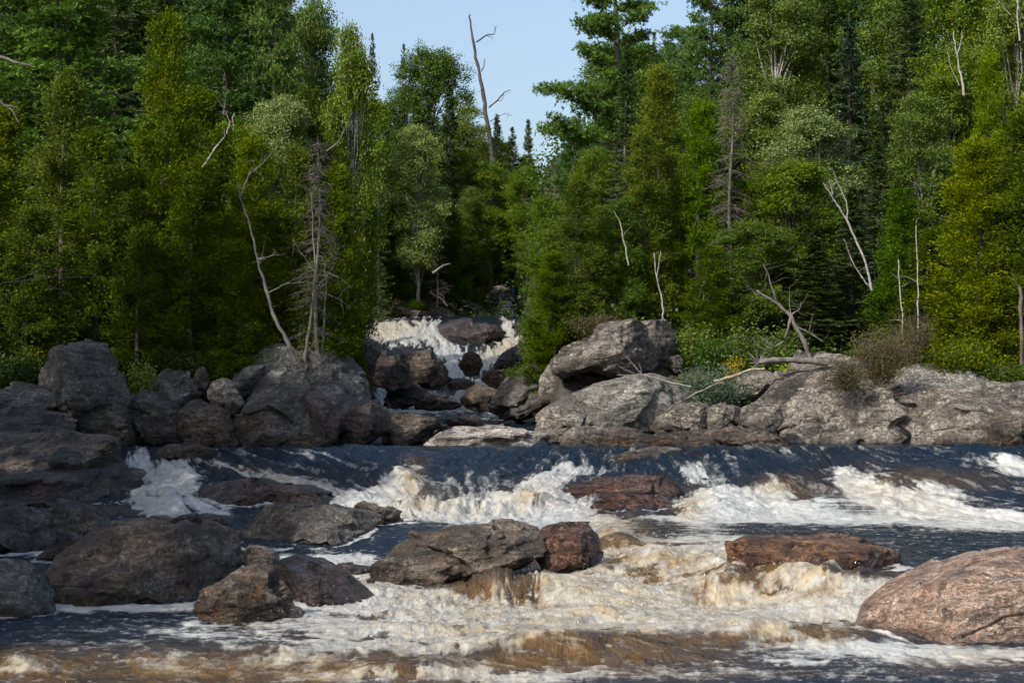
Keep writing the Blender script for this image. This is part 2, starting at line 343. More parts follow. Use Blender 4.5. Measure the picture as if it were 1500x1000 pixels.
_seed = [0]; RINGS = []
def rock(label, mat, D, pts, depth=None, lean=0.25, p=3.2, cuts=13, rough=1.0, sink=1.12, name='boulder', cat='boulder', group=None, strata=1.0, seed=None, mesh_extra=None):
    _seed[0] += 1
    sd = seed if seed is not None else _seed[0]
    rs = np.random.RandomState(100 + sd)
    if group in (G1, G2): gx = sum(q[0] for q in pts)/len(pts); gy = max(q[1] for q in pts); pts = [(gx+(q[0]-gx)*1.09, gy+(q[1]-gy)*1.03) for q in pts]
    poly = np.array([[(x-CX)/F*D, (YH-y)/F*D + CAMZ] for x, y in pts], float)
    lo, hi = poly.min(0), poly.max(0)
    A = 0.0; c = np.zeros(2)
    for i in range(len(poly)):
        a, b = poly[i], poly[(i+1) % len(poly)]; cr = a[0]*b[1]-b[0]*a[1]; A += cr; c += (a+b)*cr
    c = c/(3*A) if abs(A) > 1e-9 else poly.mean(0)
    R = radial(poly, c)
    w, h = hi-lo
    size = math.sqrt(w*h)
    if depth is None: depth = 0.5*min(w, h*1.6)
    wpx = max(x for x, _ in pts) - min(x for x, _ in pts)
    lvl = 7 if wpx > 190 else 6 if wpx > 75 else 5
    V, T = ico(lvl)
    dx, dy, dz = V[:, 0], V[:, 1], V[:, 2]
    s_ = np.sqrt(dx*dx + dz*dz)
    th = np.mod(np.arctan2(dz, dx), 2*math.pi)
    Rt = np.interp(th, np.arange(361)/360*2*math.pi, np.append(R, R[0]))
    r = 1.0/(s_**p + np.abs(dy)**p)**(1/p)
    x = r*s_*Rt*np.cos(th); z = r*s_*Rt*np.sin(th); y = r*dy*depth
    Q = np.stack([x, y, z], 1)
    # planar facets, mostly on the faces turned to the river
    for i in range(cuts):
        n = np.array([rs.normal()*0.8, -abs(rs.normal())*0.9 - 0.25 if i % 4 else abs(rs.normal())+0.3, rs.normal()*0.7 + 0.15])
        n /= np.linalg.norm(n)
        d = Q @ n; sup = d.max(); hh = sup*rs.uniform(0.50, 0.90)
        over = np.maximum(0, d-hh)
        Q = Q - n[None, :]*(over*0.94)[:, None]
    nb = size*0.5
    f1 = 1.1/max(nb, 0.3)
    rad = Q/(np.linalg.norm(Q, axis=1)[:, None]+1e-6)
    disp = 0.06*nb*fbm3(Q, f1, 3, sd) + 0.05*nb*fbm3(Q, f1*2.6, 5, sd+31, ridged=True)*rough
    tilt = np.array([[1, 0.1, 0.35], [0, 1, 0], [-0.35, 0.1, 1]])
    q2 = Q @ tilt.T * np.array([[0.35, 0.5, 2.6]])
    disp = disp + 0.075*nb*strata*rough*fbm3(q2, 1.5/max(nb, 0.5), 4, sd+57)
    disp = disp + 0.022*min(nb, 1.5)*rough*fbm3(Q, 5.0, 5, sd+77, 0.6)
    Q = Q + rad*disp[:, None]
    if mesh_extra: Q = mesh_extra(Q, c, D)
    ws = np.stack([fbm3(Q, f1*1.6, 2, sd+91+j) for j in range(3)], 1)*0.30*nb
    K = 16 if rough < 0.9 else 30
    cs = (rs.rand(K, 3)*2-1)*np.array([w*0.52, depth, h*0.52])
    qq = (Q + ws); d2 = ((qq[:, None, :]-cs[None])**2*np.array([0.8, 1.0, 1.5])).sum(2); ci = d2.argmin(1)
    off = rs.uniform(-1, 0.6, K)*0.075*nb*rough; tl = rs.normal(size=(K, 3))*0.12*rough
    Q = Q + rad*(off[ci] + ((Q-cs[ci])*tl[ci]).sum(1))[:, None]
    for ax_, a_, b_ in ((0, lo[0]-c[0], hi[0]-c[0]), (2, lo[1]-c[1], hi[1]-c[1])):
        mn, mx = Q[:, ax_].min(), Q[:, ax_].max(); Q[:, ax_] = a_ + (Q[:, ax_]-mn)/(mx-mn)*(b_-a_)
    Q[:, 1] += lean*(Q[:, 2] - (lo[1]-c[1]))
    Q[:, 2] = np.where(Q[:, 2] < 0, Q[:, 2]*sink, Q[:, 2])
    base = lo[1]-c[1]
    Q[:, 2] -= base                                  # origin at the foot of the rock
    if group == G3 or 'ledge' in label and group == G1: RINGS.append((c[0], D, w/2, depth))
    o = obj(name, make_mesh(name, Q, T, RM[mat]), None, (c[0], D, c[1] + base))
    return tag(o, label, cat, group)

def pink_ledge(Q, c, D):
    # a stepped fissure that climbs across the face, and a flatter dipping top
    xw = Q[:, 0] + c[0]; zw = Q[:, 2] + c[1]
    pts = [P(x, y, D) for x, y in ((1245, 905), (1290, 892), (1350, 880), (1400, 868), (1440, 852), (1520, 838), (1700, 815))]
    zl = np.interp(xw, [p[0] for p in pts], [p[2] for p in pts]) + 0.03*fbm3(Q, 2.2, 4, 9)
    t = zw - zl
    Q = Q.copy(); front = sstep(0.2, -0.3, Q[:, 1])
    Q[:, 1] += front*(0.16*sstep(-0.02, 0.05, t) + 0.10*np.exp(-(t/0.022)**2)*sstep(0.9, 1.5, xw-pts[0][0]+1.0))
    Q[:, 1] -= front*0.10*sstep(-0.35, -0.02, t)*(1-sstep(-0.02, 0.04, t))
    t2 = t + 0.42 + 0.05*fbm3(Q, 3.0, 3, 19)
    Q[:, 1] += front*0.05*np.exp(-(t2/0.02)**2)
    return Q
G1 = 'dark rocks of the left bank'; G2 = 'rocks of the right bank'; G3 = 'boulders standing in the lower rapids'; G4 = 'rocks round the upper waterfall'
# left bank, from the left edge to the mouth of the upper channel
rock('huge rounded dark boulder with pale lichen blotches, tallest rock of the left bank', 'grey', 55, [(56,540),(72,512),(108,499),(142,500),(162,515),(174,545),(192,580),(203,612),(206,648),(165,652),(135,642),(105,612),(78,590),(58,566)], 1.3, cuts=6, group=G1)
rock('flat greenish grey slab between the left picture edge and the huge dark boulder', 'cool', 54, [(-60,562),(0,560),(38,560),(80,580),(92,602),(60,618),(0,622),(-60,625)], 1.5, lean=0.9, group=G1)
rock('layered brown-grey ledge just below the flat greenish slab', 'grey', 52.5, [(-60,612),(0,600),(40,596),(90,606),(108,626),(105,645),(50,655),(-60,655)], 1.6, lean=0.8, strata=2, group=G1)
rock('wide brown cracked ledge spreading beside the small left waterfall', 'brown', 48.5, [(-80,650),(0,640),(60,634),(125,636),(158,642),(166,655),(152,680),(150,700),(100,725),(0,730),(-80,730)], 2.4, lean=1.0, strata=2, cuts=12, group=G1)
rock('dark wet ledge whose right end drops beside the small left waterfall', 'dark', 45.5, [(-80,705),(0,700),(70,700),(140,690),(178,697),(193,722),(196,755),(150,765),(60,762),(-80,765)], 1.8, lean=0.8, strata=1.6, cuts=12, group=G1)
rock('dark angular block wedged in the notch of the brown ledge', 'dark', 47.0, [(66,690),(80,664),(98,657),(116,668),(118,690),(100,712),(78,712)], 0.7, group=G1)
rock('sloping brown rock leaning on the right foot of the huge dark boulder', 'grey', 54.3, [(188,590),(200,573),(222,577),(250,598),(278,622),(292,650),(240,655),(200,655),(190,620)], 0.8, group=G1)
rock('blocky lichen covered rock behind the bright green sapling', 'cool', 56.5, [(216,560),(228,542),(255,541),(282,549),(290,575),(283,598),(258,612),(236,600),(222,580)], 0.9, group=G1)
rock('squat brown rock at the water below the lichen covered block', 'brown', 54.2, [(258,618),(282,592),(302,586),(334,612),(353,652),(305,656),(272,640)], 0.7, group=G1)
rock('narrow upright stone between the lichen covered block and a tan boulder', 'grey', 57.5, [(279,545),(290,538),(300,540),(305,562),(300,585),(286,580)], 0.4, group=G1)
rock('tan rounded boulder with a dark hollow under it, left bank', 'tan', 56.3, [(304,575),(312,558),(330,554),(342,570),(357,590),(345,606),(322,602),(308,590)], 0.7, group=G1)
rock('big dark blocky rock at the water in the middle of the left bank', 'grey', 54.2, [(346,632),(352,598),(370,575),(388,562),(412,562),(440,580),(460,604),(474,652),(420,657),(355,656)], 1.2, cuts=12, group=G1)
rock('pale blue-grey bedrock slope under the roots of the leaning tree', 'cool', 57.5, [(335,560),(350,538),(378,520),(398,500),(432,508),(470,520),(505,520),(522,545),(535,580),(532,625),(500,648),(455,640),(400,600),(350,600)], 1.8, lean=0.7, cuts=14, strata=1.6, group=G1)
rock('black wedge shaped rock at the water beside the mouth of the channel', 'dark', 54.2, [(440,590),(450,568),(474,566),(490,592),(497,620),(494,655),(455,655),(442,620)], 0.8, group=G1)
rock('dark broken block at the water under the little side waterfall', 'dark', 55, [(498,655),(500,610),(522,592),(550,588),(568,605),(567,648),(540,656)], 0.9, group=G1)
rock('small flat rock low at the water between two dark blocks', 'brown', 53.8, [(400,645),(430,634),(470,640),(485,656),(440,660),(402,658)], 0.4, group=G1)
rock('thin leaning slab of grey rock above the tan boulder', 'cool', 57.8, [(340,555),(360,535),(385,535),(380,560),(360,580),(345,580)], 0.6, group=G1)
# rocks round the falls
rock('cube shaped grey rock at the left foot of the upper waterfall', 'grey', 64, [(524,505),(532,496),(545,495),(558,506),(557,520),(548,548),(526,545)], 0.5, group=G4)
rock('rough dark rock below the cube shaped rock beside the falls', 'dark', 66, [(535,540),(545,515),(570,512),(600,522),(605,560),(580,572),(548,560)], 1.0, group=G4)
rock('large brown pointed boulder in front of the upper waterfall', 'brown', 71, [(570,525),(580,513),(605,509),(628,510),(640,522),(662,546),(661,556),(640,568),(612,566),(590,550)], 1.1, cuts=7, group=G4)
rock('dark rock under the pointed boulder beside the little side waterfall', 'dark', 67, [(560,575),(575,558),(600,555),(622,572),(615,592),(580,598),(562,594)], 0.7, group=G4)
rock('low dark oval rock at the head of the narrow blue channel', 'dark', 68, [(606,585),(620,574),(642,572),(664,583),(678,596),(645,601),(610,600)], 0.6, group=G4)
rock('reddish upright boulder standing alone in the middle of the falls', 'red', 82, [(671,535),(678,518),(690,513),(702,520),(708,536),(700,549),(680,550)], 0.7, cuts=7, group=G4)
rock('broad black dome of wet rock splitting the upper waterfall', 'dark', 99, [(640,475),(665,466),(700,464),(735,468),(742,482),(738,502),(722,516),(690,522),(668,512),(652,495)], 2.2, lean=0.5, strata=2.2, group=G4)
rock('brown ledge along the left lip of the upper waterfall', 'brown', 110, [(568,462),(578,451),(600,449),(616,453),(618,466),(600,473),(572,474)], 1.2, group=G4)
rock('low ledge with a bush on it at the far left of the waterfall lip', 'brown', 108, [(535,470),(548,460),(568,459),(578,470),(570,480),(540,482)], 1.0, group=G4)
rock('long low dark ledge in the middle of the waterfall lip', 'dark', 112, [(608,460),(620,450),(650,449),(668,455),(668,466),(630,468)], 1.0, group=G4)
rock('small pale rounded rock on top of the dark waterfall ledge', 'pale', 117, [(654,445),(658,435),(668,431),(680,433),(688,442),(684,452),(660,452)], 0.8, group=G4)
rock('dark sloping hump of rock below the pale slabs of the top chute', 'dark', 115, [(650,465),(662,450),(676,437),(690,438),(705,448),(720,462),(715,468),(670,468)], 1.3, group=G4)
rock('pale steep slab streaked brown beside the top water chute', 'tan', 123, [(712,450),(714,428),(728,416),(742,414),(752,424),(756,445),(745,458),(722,462)], 1.5, lean=0.7, group=G4)
rock('small grey block at the left foot of the steep pale slab', 'tan', 120, [(694,448),(698,436),(708,432),(715,442),(712,455),(700,456)], 0.6, group=G4)
rock('small pinkish stone on the slope left of the steep pale slab', 'tan', 124, [(692,430),(698,421),(706,422),(712,430),(704,436),(694,436)], 0.5, group=G4)
rock('black rock at the right edge of the falls under the cedar', 'dark', 82, [(722,540),(732,520),(748,506),(768,500),(775,525),(752,545),(735,550)], 0.9, group=G4)
rock('reddish flat rock below the black rock on the right of the falls', 'red', 77, [(704,556),(714,543),(735,540),(750,548),(745,564),(720,568)], 0.7, group=G4)
rock('dark red pyramid rock at the right foot of the falls', 'brown', 70, [(673,594),(688,572),(702,561),(722,560),(738,572),(742,598),(705,602)], 0.8, group=G4)
rock('small wet rock with white water sliding round it above the channel', 'brown', 77, [(655,562),(668,553),(686,553),(698,562),(685,571),(662,570)], 0.5, group=G4)
# islands at the near end of the channel
rock('dark broken island rock dotted with yellow lichen in the channel mouth', 'brown', 56.5, [(556,655),(562,610),(575,603),(610,603),(640,608),(655,622),(650,656)], 0.9, cuts=12, group=G4)
rock('low white veined slab at the water across the channel mouth', 'band', 55, [(618,657),(640,632),(668,622),(712,622),(760,633),(800,647),(808,657),(700,660)], 1.0, lean=0.5, group=G4)
rock('small dark stone in the channel behind the white veined slab', 'dark', 58, [(650,625),(665,611),(690,607),(706,616),(700,628),(665,630)], 0.5, group=G4)
# right bank
rock('dark streaked slab slanting down to the narrow blue channel', 'grey', 66, [(720,604),(736,575),(768,518),(790,500),(822,497),(846,505),(848,525),(818,562),(795,606),(760,614)], 1.6, lean=1.1, strata=2, p=5, cuts=18, group=G2)
rock('rounded grey rock between the slanting slab and the overhang', 'tan', 63.5, [(788,592),(796,555),(820,525),(848,505),(870,520),(872,570),(850,590),(815,602)], 1.3, lean=0.4, group=G2)
rock('largest square topped boulder of the right bank, undercut by a dark hollow', 'tan', 62.5, [(815,548),(838,512),(868,505),(880,484),(905,474),(940,470),(975,469),(988,478),(987,515),(980,546),(945,549),(915,560),(885,552),(855,545),(835,560)], 1.9, cuts=7, lean=0.1, group=G2)
rock('dark ragged block inside the hollow under the square topped boulder', 'dark', 62.2, [(828,556),(850,546),(885,552),(900,562),(870,585),(842,582)], 0.8, group=G2)
rock('smooth pale dome of rock below the white bare branch', 'pale', 59, [(843,612),(852,580),(885,567),(925,552),(965,549),(998,560),(1010,578),(992,602),(965,632),(905,640),(855,632)], 1.7, lean=0.5, cuts=5, rough=0.6, group=G2)
rock('brownish block left of the smooth pale dome at the channel corner', 'tan', 57, [(782,640),(790,608),(808,590),(838,588),(856,602),(854,630),(830,645),(800,648)], 1.0, group=G2)
rock('low tan rock with yellow lichen at the water under the pale dome', 'tan', 55, [(822,658),(838,632),(862,624),(888,630),(890,658)], 0.7, group=G2)
rock('low dark brown rock beside the low tan rock at the water', 'brown', 54.8, [(870,658),(885,632),(920,625),(945,640),(955,658)], 0.6, group=G2)
rock('angular tan block split by a crack right of the pale dome', 'tan', 57.5, [(958,628),(982,604),(1012,592),(1045,590),(1050,612),(1035,636),(990,645)], 1.0, group=G2)
rock('angular dark block above the low rubble, right of the split block', 'tan', 57.3, [(1030,632),(1036,600),(1060,590),(1090,602),(1085,622),(1060,636)], 0.8, group=G2)
rock('two faced grey stone under the green branches of the fallen bush', 'grey', 59.5, [(1008,596),(1020,578),(1050,568),(1075,575),(1080,600),(1050,604)], 0.8, group=G2)
rock('low brown rubble ledge at the water in the middle of the right bank', 'brown', 54.2, [(925,660),(950,640),(985,632),(1030,640),(1050,660)], 0.9, strata=2, cuts=14, group=G2)
rock('low reddish rubble ledge left of the round pinkish stone', 'brown', 54.6, [(1030,660),(1046,632),(1090,622),(1130,638),(1150,660)], 0.9, cuts=14, group=G2)
rock('rounded pinkish grey stone at the foot of the grey slab', 'tan', 56, [(1085,620),(1092,596),(1112,586),(1138,592),(1145,612),(1130,634),(1100,634)], 0.7, cuts=4, rough=0.6, group=G2)
rock('pinkish block under the peeled log on the right bank', 'tan', 60.5, [(1066,575),(1078,552),(1105,543),(1140,548),(1150,575),(1112,590),(1078,592)], 1.0, group=G2)
rock('smooth dark grey slab leaning left of the great grey slope', 'grey', 58.5, [(1120,632),(1135,585),(1155,560),(1185,545),(1215,545),(1210,590),(1180,640),(1150,650)], 0.9, rough=0.6, group=G2)
rock('great steep grey slope of bedrock below the brown dead bush', 'tan', 57.2, [(1132,657),(1150,618),(1178,578),(1200,530),(1212,512),(1250,516),(1310,530),(1360,548),(1350,600),(1320,635),(1290,662)], 2.0, lean=0.8, cuts=20, p=5, group=G2)
rock('pale greenish crest of bedrock under the big right cedar', 'pale', 58.2, [(1248,660),(1275,622),(1305,572),(1335,542),(1372,532),(1405,540),(1445,550),(1480,565),(1470,610),(1420,640),(1370,662)], 1.8, lean=0.8, cuts=20, p=5, group=G2)
rock('long rounded pinkish grey bedrock wall at the right picture edge', 'tan', 56.2, [(1318,660),(1338,622),(1372,592),(1410,572),(1455,560),(1500,560),(1600,560),(1720,575),(1760,610),(1760,662)], 1.6, lean=0.6, cuts=18, p=5, group=G2)
rock('dark narrow rock at the water near the right picture edge', 'brown', 55, [(1450,660),(1462,620),(1480,606),(1496,618),(1500,660)], 0.6, group=G2)
rock('grey stone half hidden in the shrubs right of the square topped boulder', 'grey', 63.5, [(998,548),(1008,530),(1030,520),(1055,528),(1060,548),(1030,558)], 0.9, group=G2)
rock('small pale stone high among the shrubs of the right bank', 'pale', 65, [(1040,520),(1046,500),(1062,496),(1072,510),(1066,525)], 0.6, group=G2)
rock('little square rock on the right shoulder of the square topped boulder', 'grey', 62.8, [(978,535),(984,520),(998,521),(1003,540),(990,548)], 0.4, group=G2)
rock('low dark bedrock shelf between the left ledges and the olive boulder', 'dark', 43.2, [(-80,740),(0,735),(80,738),(160,742),(210,752),(240,768),(200,785),(60,792),(-80,792)], 1.6, lean=0.8, strata=1.6, group=G1)
rock('broken brown stones heaped between the olive boulder and the left waterfall foot', 'brown', 39.6, [(140,806),(150,772),(190,756),(235,758),(262,768),(275,795),(240,812),(180,815)], 0.8, cuts=14, group=G1)
# rocks standing in the rapids
rock('round topped rock breaking the crest above the small left waterfall', 'brown', 50.8, [(226,676),(232,655),(255,648),(288,649),(312,660),(308,680),(265,688)], 0.8, lean=0.3, group=G3)
rock('long low wet brown rock in the upper left of the rapids', 'dark', 45, [(282,722),(315,706),(365,699),(420,706),(470,712),(500,726),(498,748),(400,752),(320,748),(288,738)], 0.9, lean=0.3, strata=1.6, group=G3)
rock('dark smooth whaleback rock in the middle left of the rapids', 'grey', 38.5, [(333,755),(345,743),(385,738),(440,741),(500,762),(545,780),(556,795),(500,812),(430,816),(370,806),(340,790)], 1.3, lean=0.3, rough=0.7, group=G3)
rock('small square brown rock in front of the white standing wave', 'brown', 41, [(512,752),(525,738),(545,733),(572,740),(590,748),(594,778),(560,782),(528,770)], 0.5, cuts=8, group=G3)
rock('rounded olive grey boulder in the second row at far left', 'grey', 39.3, [(52,760),(62,742),(85,732),(115,733),(150,752),(166,775),(155,800),(110,806),(72,790)], 0.8, cuts=5, group=G3)
rock('blocky dark rock at the left picture edge beside the olive boulder', 'grey', 38.0, [(-50,750),(0,743),(38,744),(70,762),(84,790),(80,815),(20,818),(-50,818)], 1.0, group=G3)
rock('large rounded brown-grey boulder, biggest of the lower left group', 'brown', 30.2, [(70,845),(78,820),(105,792),(140,770),(200,760),(258,764),(296,785),(314,815),(316,850),(298,880),(240,900),(160,902),(100,888)], 1.1, lean=0.25, cuts=5, rough=0.8, group=G3)
rock('smooth grey boulder touching the right side of the biggest lower left boulder', 'grey', 31.4, [(240,790),(255,768),(300,762),(340,772),(356,795),(352,830),(335,870),(300,880),(262,840)], 0.9, lean=0.2, rough=0.6, group=G3)
rock('pale speckled grey boulder at the bottom left picture edge', 'cool', 28.4, [(-60,830),(0,818),(22,822),(45,845),(66,878),(78,900),(40,912),(-60,915)], 0.8, rough=0.7, cuts=5, lean=0.2, group=G3)
rock('jagged wet brown rock ending in the lower pool, left of centre', 'brown', 27.5, [(280,918),(292,886),(300,862),(322,845),(345,832),(368,826),(384,830),(394,852),(418,860),(428,880),(452,893),(450,916),(390,922),(330,926)], 0.7, cuts=22, p=2.4, lean=0.3, rough=1.3, strata=1.8, seed=412, group=G3)
rock('slanting slate blue slab with water sliding over it', 'dark', 29.8, [(395,850),(405,822),(435,814),(470,828),(510,852),(548,882),(540,896),(470,900),(420,885)], 0.8, cuts=4, lean=0.5, rough=0.5, group=G3)
rock('small reddish lump between the smooth grey boulder and the whaleback', 'brown', 33.4, [(350,830),(354,808),(372,798),(398,800),(410,815),(402,838),(372,845)], 0.4, cuts=8, rough=1.5, group=G3)
rock('long dark rock lying across the centre of the rapids', 'brown', 32.7, [(532,850),(536,812),(556,788),(610,780),(670,773),(735,762),(785,763),(802,785),(800,822),(775,842),(740,852),(700,870),(640,882),(575,878)], 0.9, p=5, cuts=16, lean=0.3, strata=1.8, rough=0.95, group=G3)
rock('rusty rounded rock joining the right end of the long dark rock', 'red', 33.4, [(768,800),(774,768),(810,763),(855,765),(882,782),(886,815),(850,836),(790,838)], 0.7, p=2.6, cuts=6, lean=0.2, group=G3)
rock('flat wet red-brown rock in the middle of the upper rapids', 'red', 46.3, [(818,735),(840,712),(880,700),(940,696),(995,700),(1005,716),(985,740),(880,752),(830,750)], 1.1, lean=0.6, strata=1.5, group=G3)
rock('red-brown block dripping with thin streams below the flat wet rock', 'red', 44, [(858,768),(862,738),(890,720),(940,718),(975,730),(990,750),(990,770),(920,776)], 0.8, lean=0.15, cuts=6, strata=1.5, group=G3)
rock('low brown reef breaking the crest below the right bank rubble', 'brown', 50.5, [(845,695),(875,680),(920,668),(955,655),(990,655),(1012,668),(990,690),(930,702),(870,704)], 1.4, lean=1.2, strata=1.8, group=G3)
rock('low orange-brown rock at the crest right of the brown reef', 'red', 51.5, [(998,680),(1005,664),(1030,659),(1052,666),(1054,682),(1025,688)], 0.6, lean=0.6, group=G3)
rock('flat rust orange rock with a squared left face in the right rapids', 'orange', 31.2, [(1066,842),(1070,796),(1082,786),(1112,784),(1160,786),(1225,788),(1285,800),(1332,816),(1300,834),(1240,846),(1200,862),(1150,858),(1100,852)], 1.0, cuts=8, lean=0.7, rough=0.8, group=G3)
rock('huge sunlit pink granite boulder in the bottom right corner', 'pink', 26, [(1246,970),(1246,925),(1268,902),(1310,876),(1350,854),(1400,832),(1455,815),(1520,806),(1600,804),(1680,830),(1700,960),(1500,985),(1300,985)], 2.0, cuts=8, lean=0.6, rough=0.45, sink=1.0, group=G3, mesh_extra=pink_ledge)
rock('small dark stone just above water left of the jagged brown rock', 'brown', 29.2, [(152,906),(160,897),(172,895),(184,901),(186,910)], 0.2, group=G3)
rock('flat reddish stone behind the left side channel of blue water', 'brown', 36.2, [(52,822),(66,806),(92,801),(122,806),(118,822),(85,828)], 0.5, group=G3)
rock('small brown rock with foam washing over it below the whaleback', 'brown', 33.8, [(468,846),(476,830),(498,824),(528,828),(550,840),(540,850),(500,852)], 0.4, group=G3)
rock('low brown stone awash near the bottom right corner', 'brown', 24.2, [(1388,992),(1396,980),(1425,975),(1468,980),(1484,992),(1430,1000)], 0.35, group=G3)
rock('flat tan rock on the near side of the small left waterfall', 'tan', 38, [(248,772),(262,757),(300,750),(328,754),(334,770),(295,780)], 0.5, group=G3)
rock('dark triangular stone in front of the olive grey boulder', 'dark', 37.2, [(68,812),(80,788),(98,778),(122,795),(134,812),(100,820)], 0.5, group=G3)

# ------------------------------------------------------------------ water
COLS = {   # (photo row, distance) pairs: the fall line of the river at a column
 0:    [(652,56),(656,52),(700,50),(745,44),(806,38),(850,32.9),(885,29.5),(1000,21.9)],
 130:  [(652,56),(656,52),(700,50),(745,44),(806,38),(850,32.9),(885,29.5),(1000,21.9)],
 210:  [(652,56),(656,52),(690,50),(758,42.5),(772,41),(806,38),(850,32.9),(885,29.5),(1000,21.9)],
 290:  [(652,56),(656,52),(690,49.5),(758,42.5),(772,40.5),(812,36.8),(850,32.9),(885,29.5),(1000,21.9)],
 330:  [(652,56),(656,52),(680,50),(735,45),(765,41),(785,38.8),(812,36.8),(850,32.9),(882,29.7),(1000,21.9)],
 480:  [(652,56),(656,52),(690,49),(720,46.5),(745,44),(765,41),(785,38.8),(812,36.6),(850,32.9),(880,29.8),(1000,21.9)],
 560:  [(652,56),(655,52),(695,48.7),(735,45),(765,41.3),(779,38.3),(836,34.4),(868,31.1),(890,29),(1000,21.9)],
 740:  [(652,56),(655,52),(700,48.5),(740,44.5),(765,41.3),(779,38.3),(836,34.2),(868,31.1),(890,29),(1000,21.9)],
 860:  [(652,56),(655,52),(690,49.5),(735,45),(765,41.3),(778,38.5),(802,35.8),(838,33),(875,30),(1000,21.9)],
 1000: [(652,56),(656,52),(690,49.5),(720,46.5),(762,41.5),(790,36.5),(802,34.8),(835,32.2),(875,30),(1000,21.9)],
 1120: [(652,56),(655,52),(680,50),(705,47.5),(762,41.5),(795,35.7),(822,32.4),(864,30.5),(882,29.4),(1000,21.9)],
 1270: [(652,56),(655,52),(675,50.2),(710,47.3),(762,41.5),(800,35),(845,29.4),(882,28.2),(910,27),(1000,21.9)],
 1400: [(652,56),(655,52),(670,50.5),(715,47),(765,41.3),(810,33.7),(850,29.4),(900,27.5),(930,26),(1000,21.9)],
}
FOAM = [ # cx, cy, rx, ry, strength, cream, slant
 (205,690,18,30,.9,.1,0),(222,725,30,35,1,.3,.4),(252,735,45,25,1,.1,0),(262,700,30,22,.9,.2,0),(300,747,45,14,.9,0,0),(170,680,15,14,.5,0,.5),
 (345,688,55,7,.65,.3,.22),(430,706,42,10,1,.7,.2),(475,716,25,8,.8,.4,.3),(395,668,120,5,.3,0,.2),
 (560,722,55,16,1,.1,-.3),(592,700,26,18,.9,.5,-.4),(602,706,12,18,.9,1,0),(540,746,45,14,1,.1,0),(508,735,18,10,.9,0,0),
 (645,742,60,14,.5,.7,.1),(695,752,120,12,1,.25,0),(705,738,55,12,.9,.2,0),(760,750,70,14,1,.1,0),
 (800,705,45,16,.95,.2,-.25),(775,728,35,20,.8,.6,-.2),(835,688,60,6,.5,0,0),(815,742,40,18,.9,.1,0),(853,748,12,20,.8,0,0),
 (1020,696,24,12,.9,.1,.2),(1075,672,45,7,.4,0,0),(1060,738,60,22,1,.25,0),(1010,742,20,18,.9,.8,.2),(1150,742,100,18,1,.15,.1),(1150,715,35,12,.8,.9,0),(1110,757,150,5,1,0,0),(1180,690,60,5,.2,0,0),
 (1250,700,25,16,.95,.15,.3),(1285,722,50,24,1,.45,.25),(1350,735,80,24,1,.3,.25),(1440,752,90,9,1,.1,.1),(1250,761,240,4,.9,0,0),(1482,685,36,12,1,.1,.2),(1370,772,180,5,.3,0,0),(1490,770,60,10,.5,0,0),
 (960,770,110,5,.2,0,0),(750,772,90,6,.6,.2,0),(1300,800,160,10,.12,0,0),(1180,778,200,4,.12,0,0),
 (895,785,30,26,.75,1.0,.5),(935,808,60,20,.9,.8,.3),(990,815,80,22,1,.6,0),(1045,812,45,22,1,.35,0),(1085,812,20,16,1,.1,0),(950,840,130,22,.95,.75,0),(1090,858,130,22,.95,.7,0),(900,865,80,26,.9,.6,0),(800,880,70,18,.8,.6,0),(745,862,60,30,.4,1,-.2),(680,885,70,10,.8,.6,0),(1180,852,70,18,.95,.75,0),(1230,868,60,16,1,.25,0),(1285,862,50,10,.8,.1,0),(1000,888,330,14,1,.3,0),(1210,893,80,12,1,.2,0),(1310,880,30,10,.3,1,-.5),
 (485,822,50,10,1,.0,0),(440,826,30,8,.8,0,0),(560,862,40,16,.85,.55,.4),(500,850,40,10,.8,.3,.2),(420,822,30,6,.7,0,0),(530,826,30,8,.8,0,0),(600,868,50,10,.8,.5,0),(560,885,120,8,.9,.2,0),(470,893,60,7,.7,0,0),
 (115,882,12,14,.6,.1,.5),(60,815,50,8,.35,0,0),(160,890,200,5,.6,0,0),(250,905,220,14,.35,0,0),(350,930,250,18,.5,.1,0),(120,940,130,14,.35,0,0),
 (600,915,160,22,.8,.15,0),(760,905,180,18,.85,.35,0),(950,905,160,18,.95,.3,0),(1120,905,120,16,.9,.3,0),(640,945,130,16,.7,.35,0),(470,950,100,10,.6,.3,0),(420,968,60,8,.8,.4,0),(230,975,80,18,.6,1,0),(40,980,60,22,.7,1,0),(330,985,180,20,.35,1,0),
 (620,985,140,14,.75,.6,0),(850,960,170,24,.3,1,0),(760,992,120,12,.8,.2,0),(1000,985,120,12,.4,.3,0),(1150,925,130,14,.5,.9,0),(1230,945,100,8,.7,0,0),(1120,965,150,20,.35,.1,0),(1370,955,180,10,.8,.1,0),(1300,985,220,18,.5,.1,0),(1440,965,80,10,.6,.6,0),(480,995,120,8,.6,.5,0),
]
AMBER = [(850,955,190,28,1),(320,978,260,22,1),(40,980,70,25,1),(740,862,70,30,1),(900,785,45,28,1),(1130,928,130,16,1),(1310,882,40,14,1.2),(1000,850,220,45,.9),(870,885,250,30,.6),(700,920,280,28,.6),(560,985,200,20,.7),(1340,705,110,14,.5),(1010,742,22,22,.9),(604,706,16,20,1),(1150,712,35,12,.8),(1170,855,100,25,.8),(600,715,60,16,.4),(640,742,60,14,.7),(775,730,40,20,.7),(540,860,50,25,.6),(1420,968,100,10,.5),(1180,985,300,10,.2)]
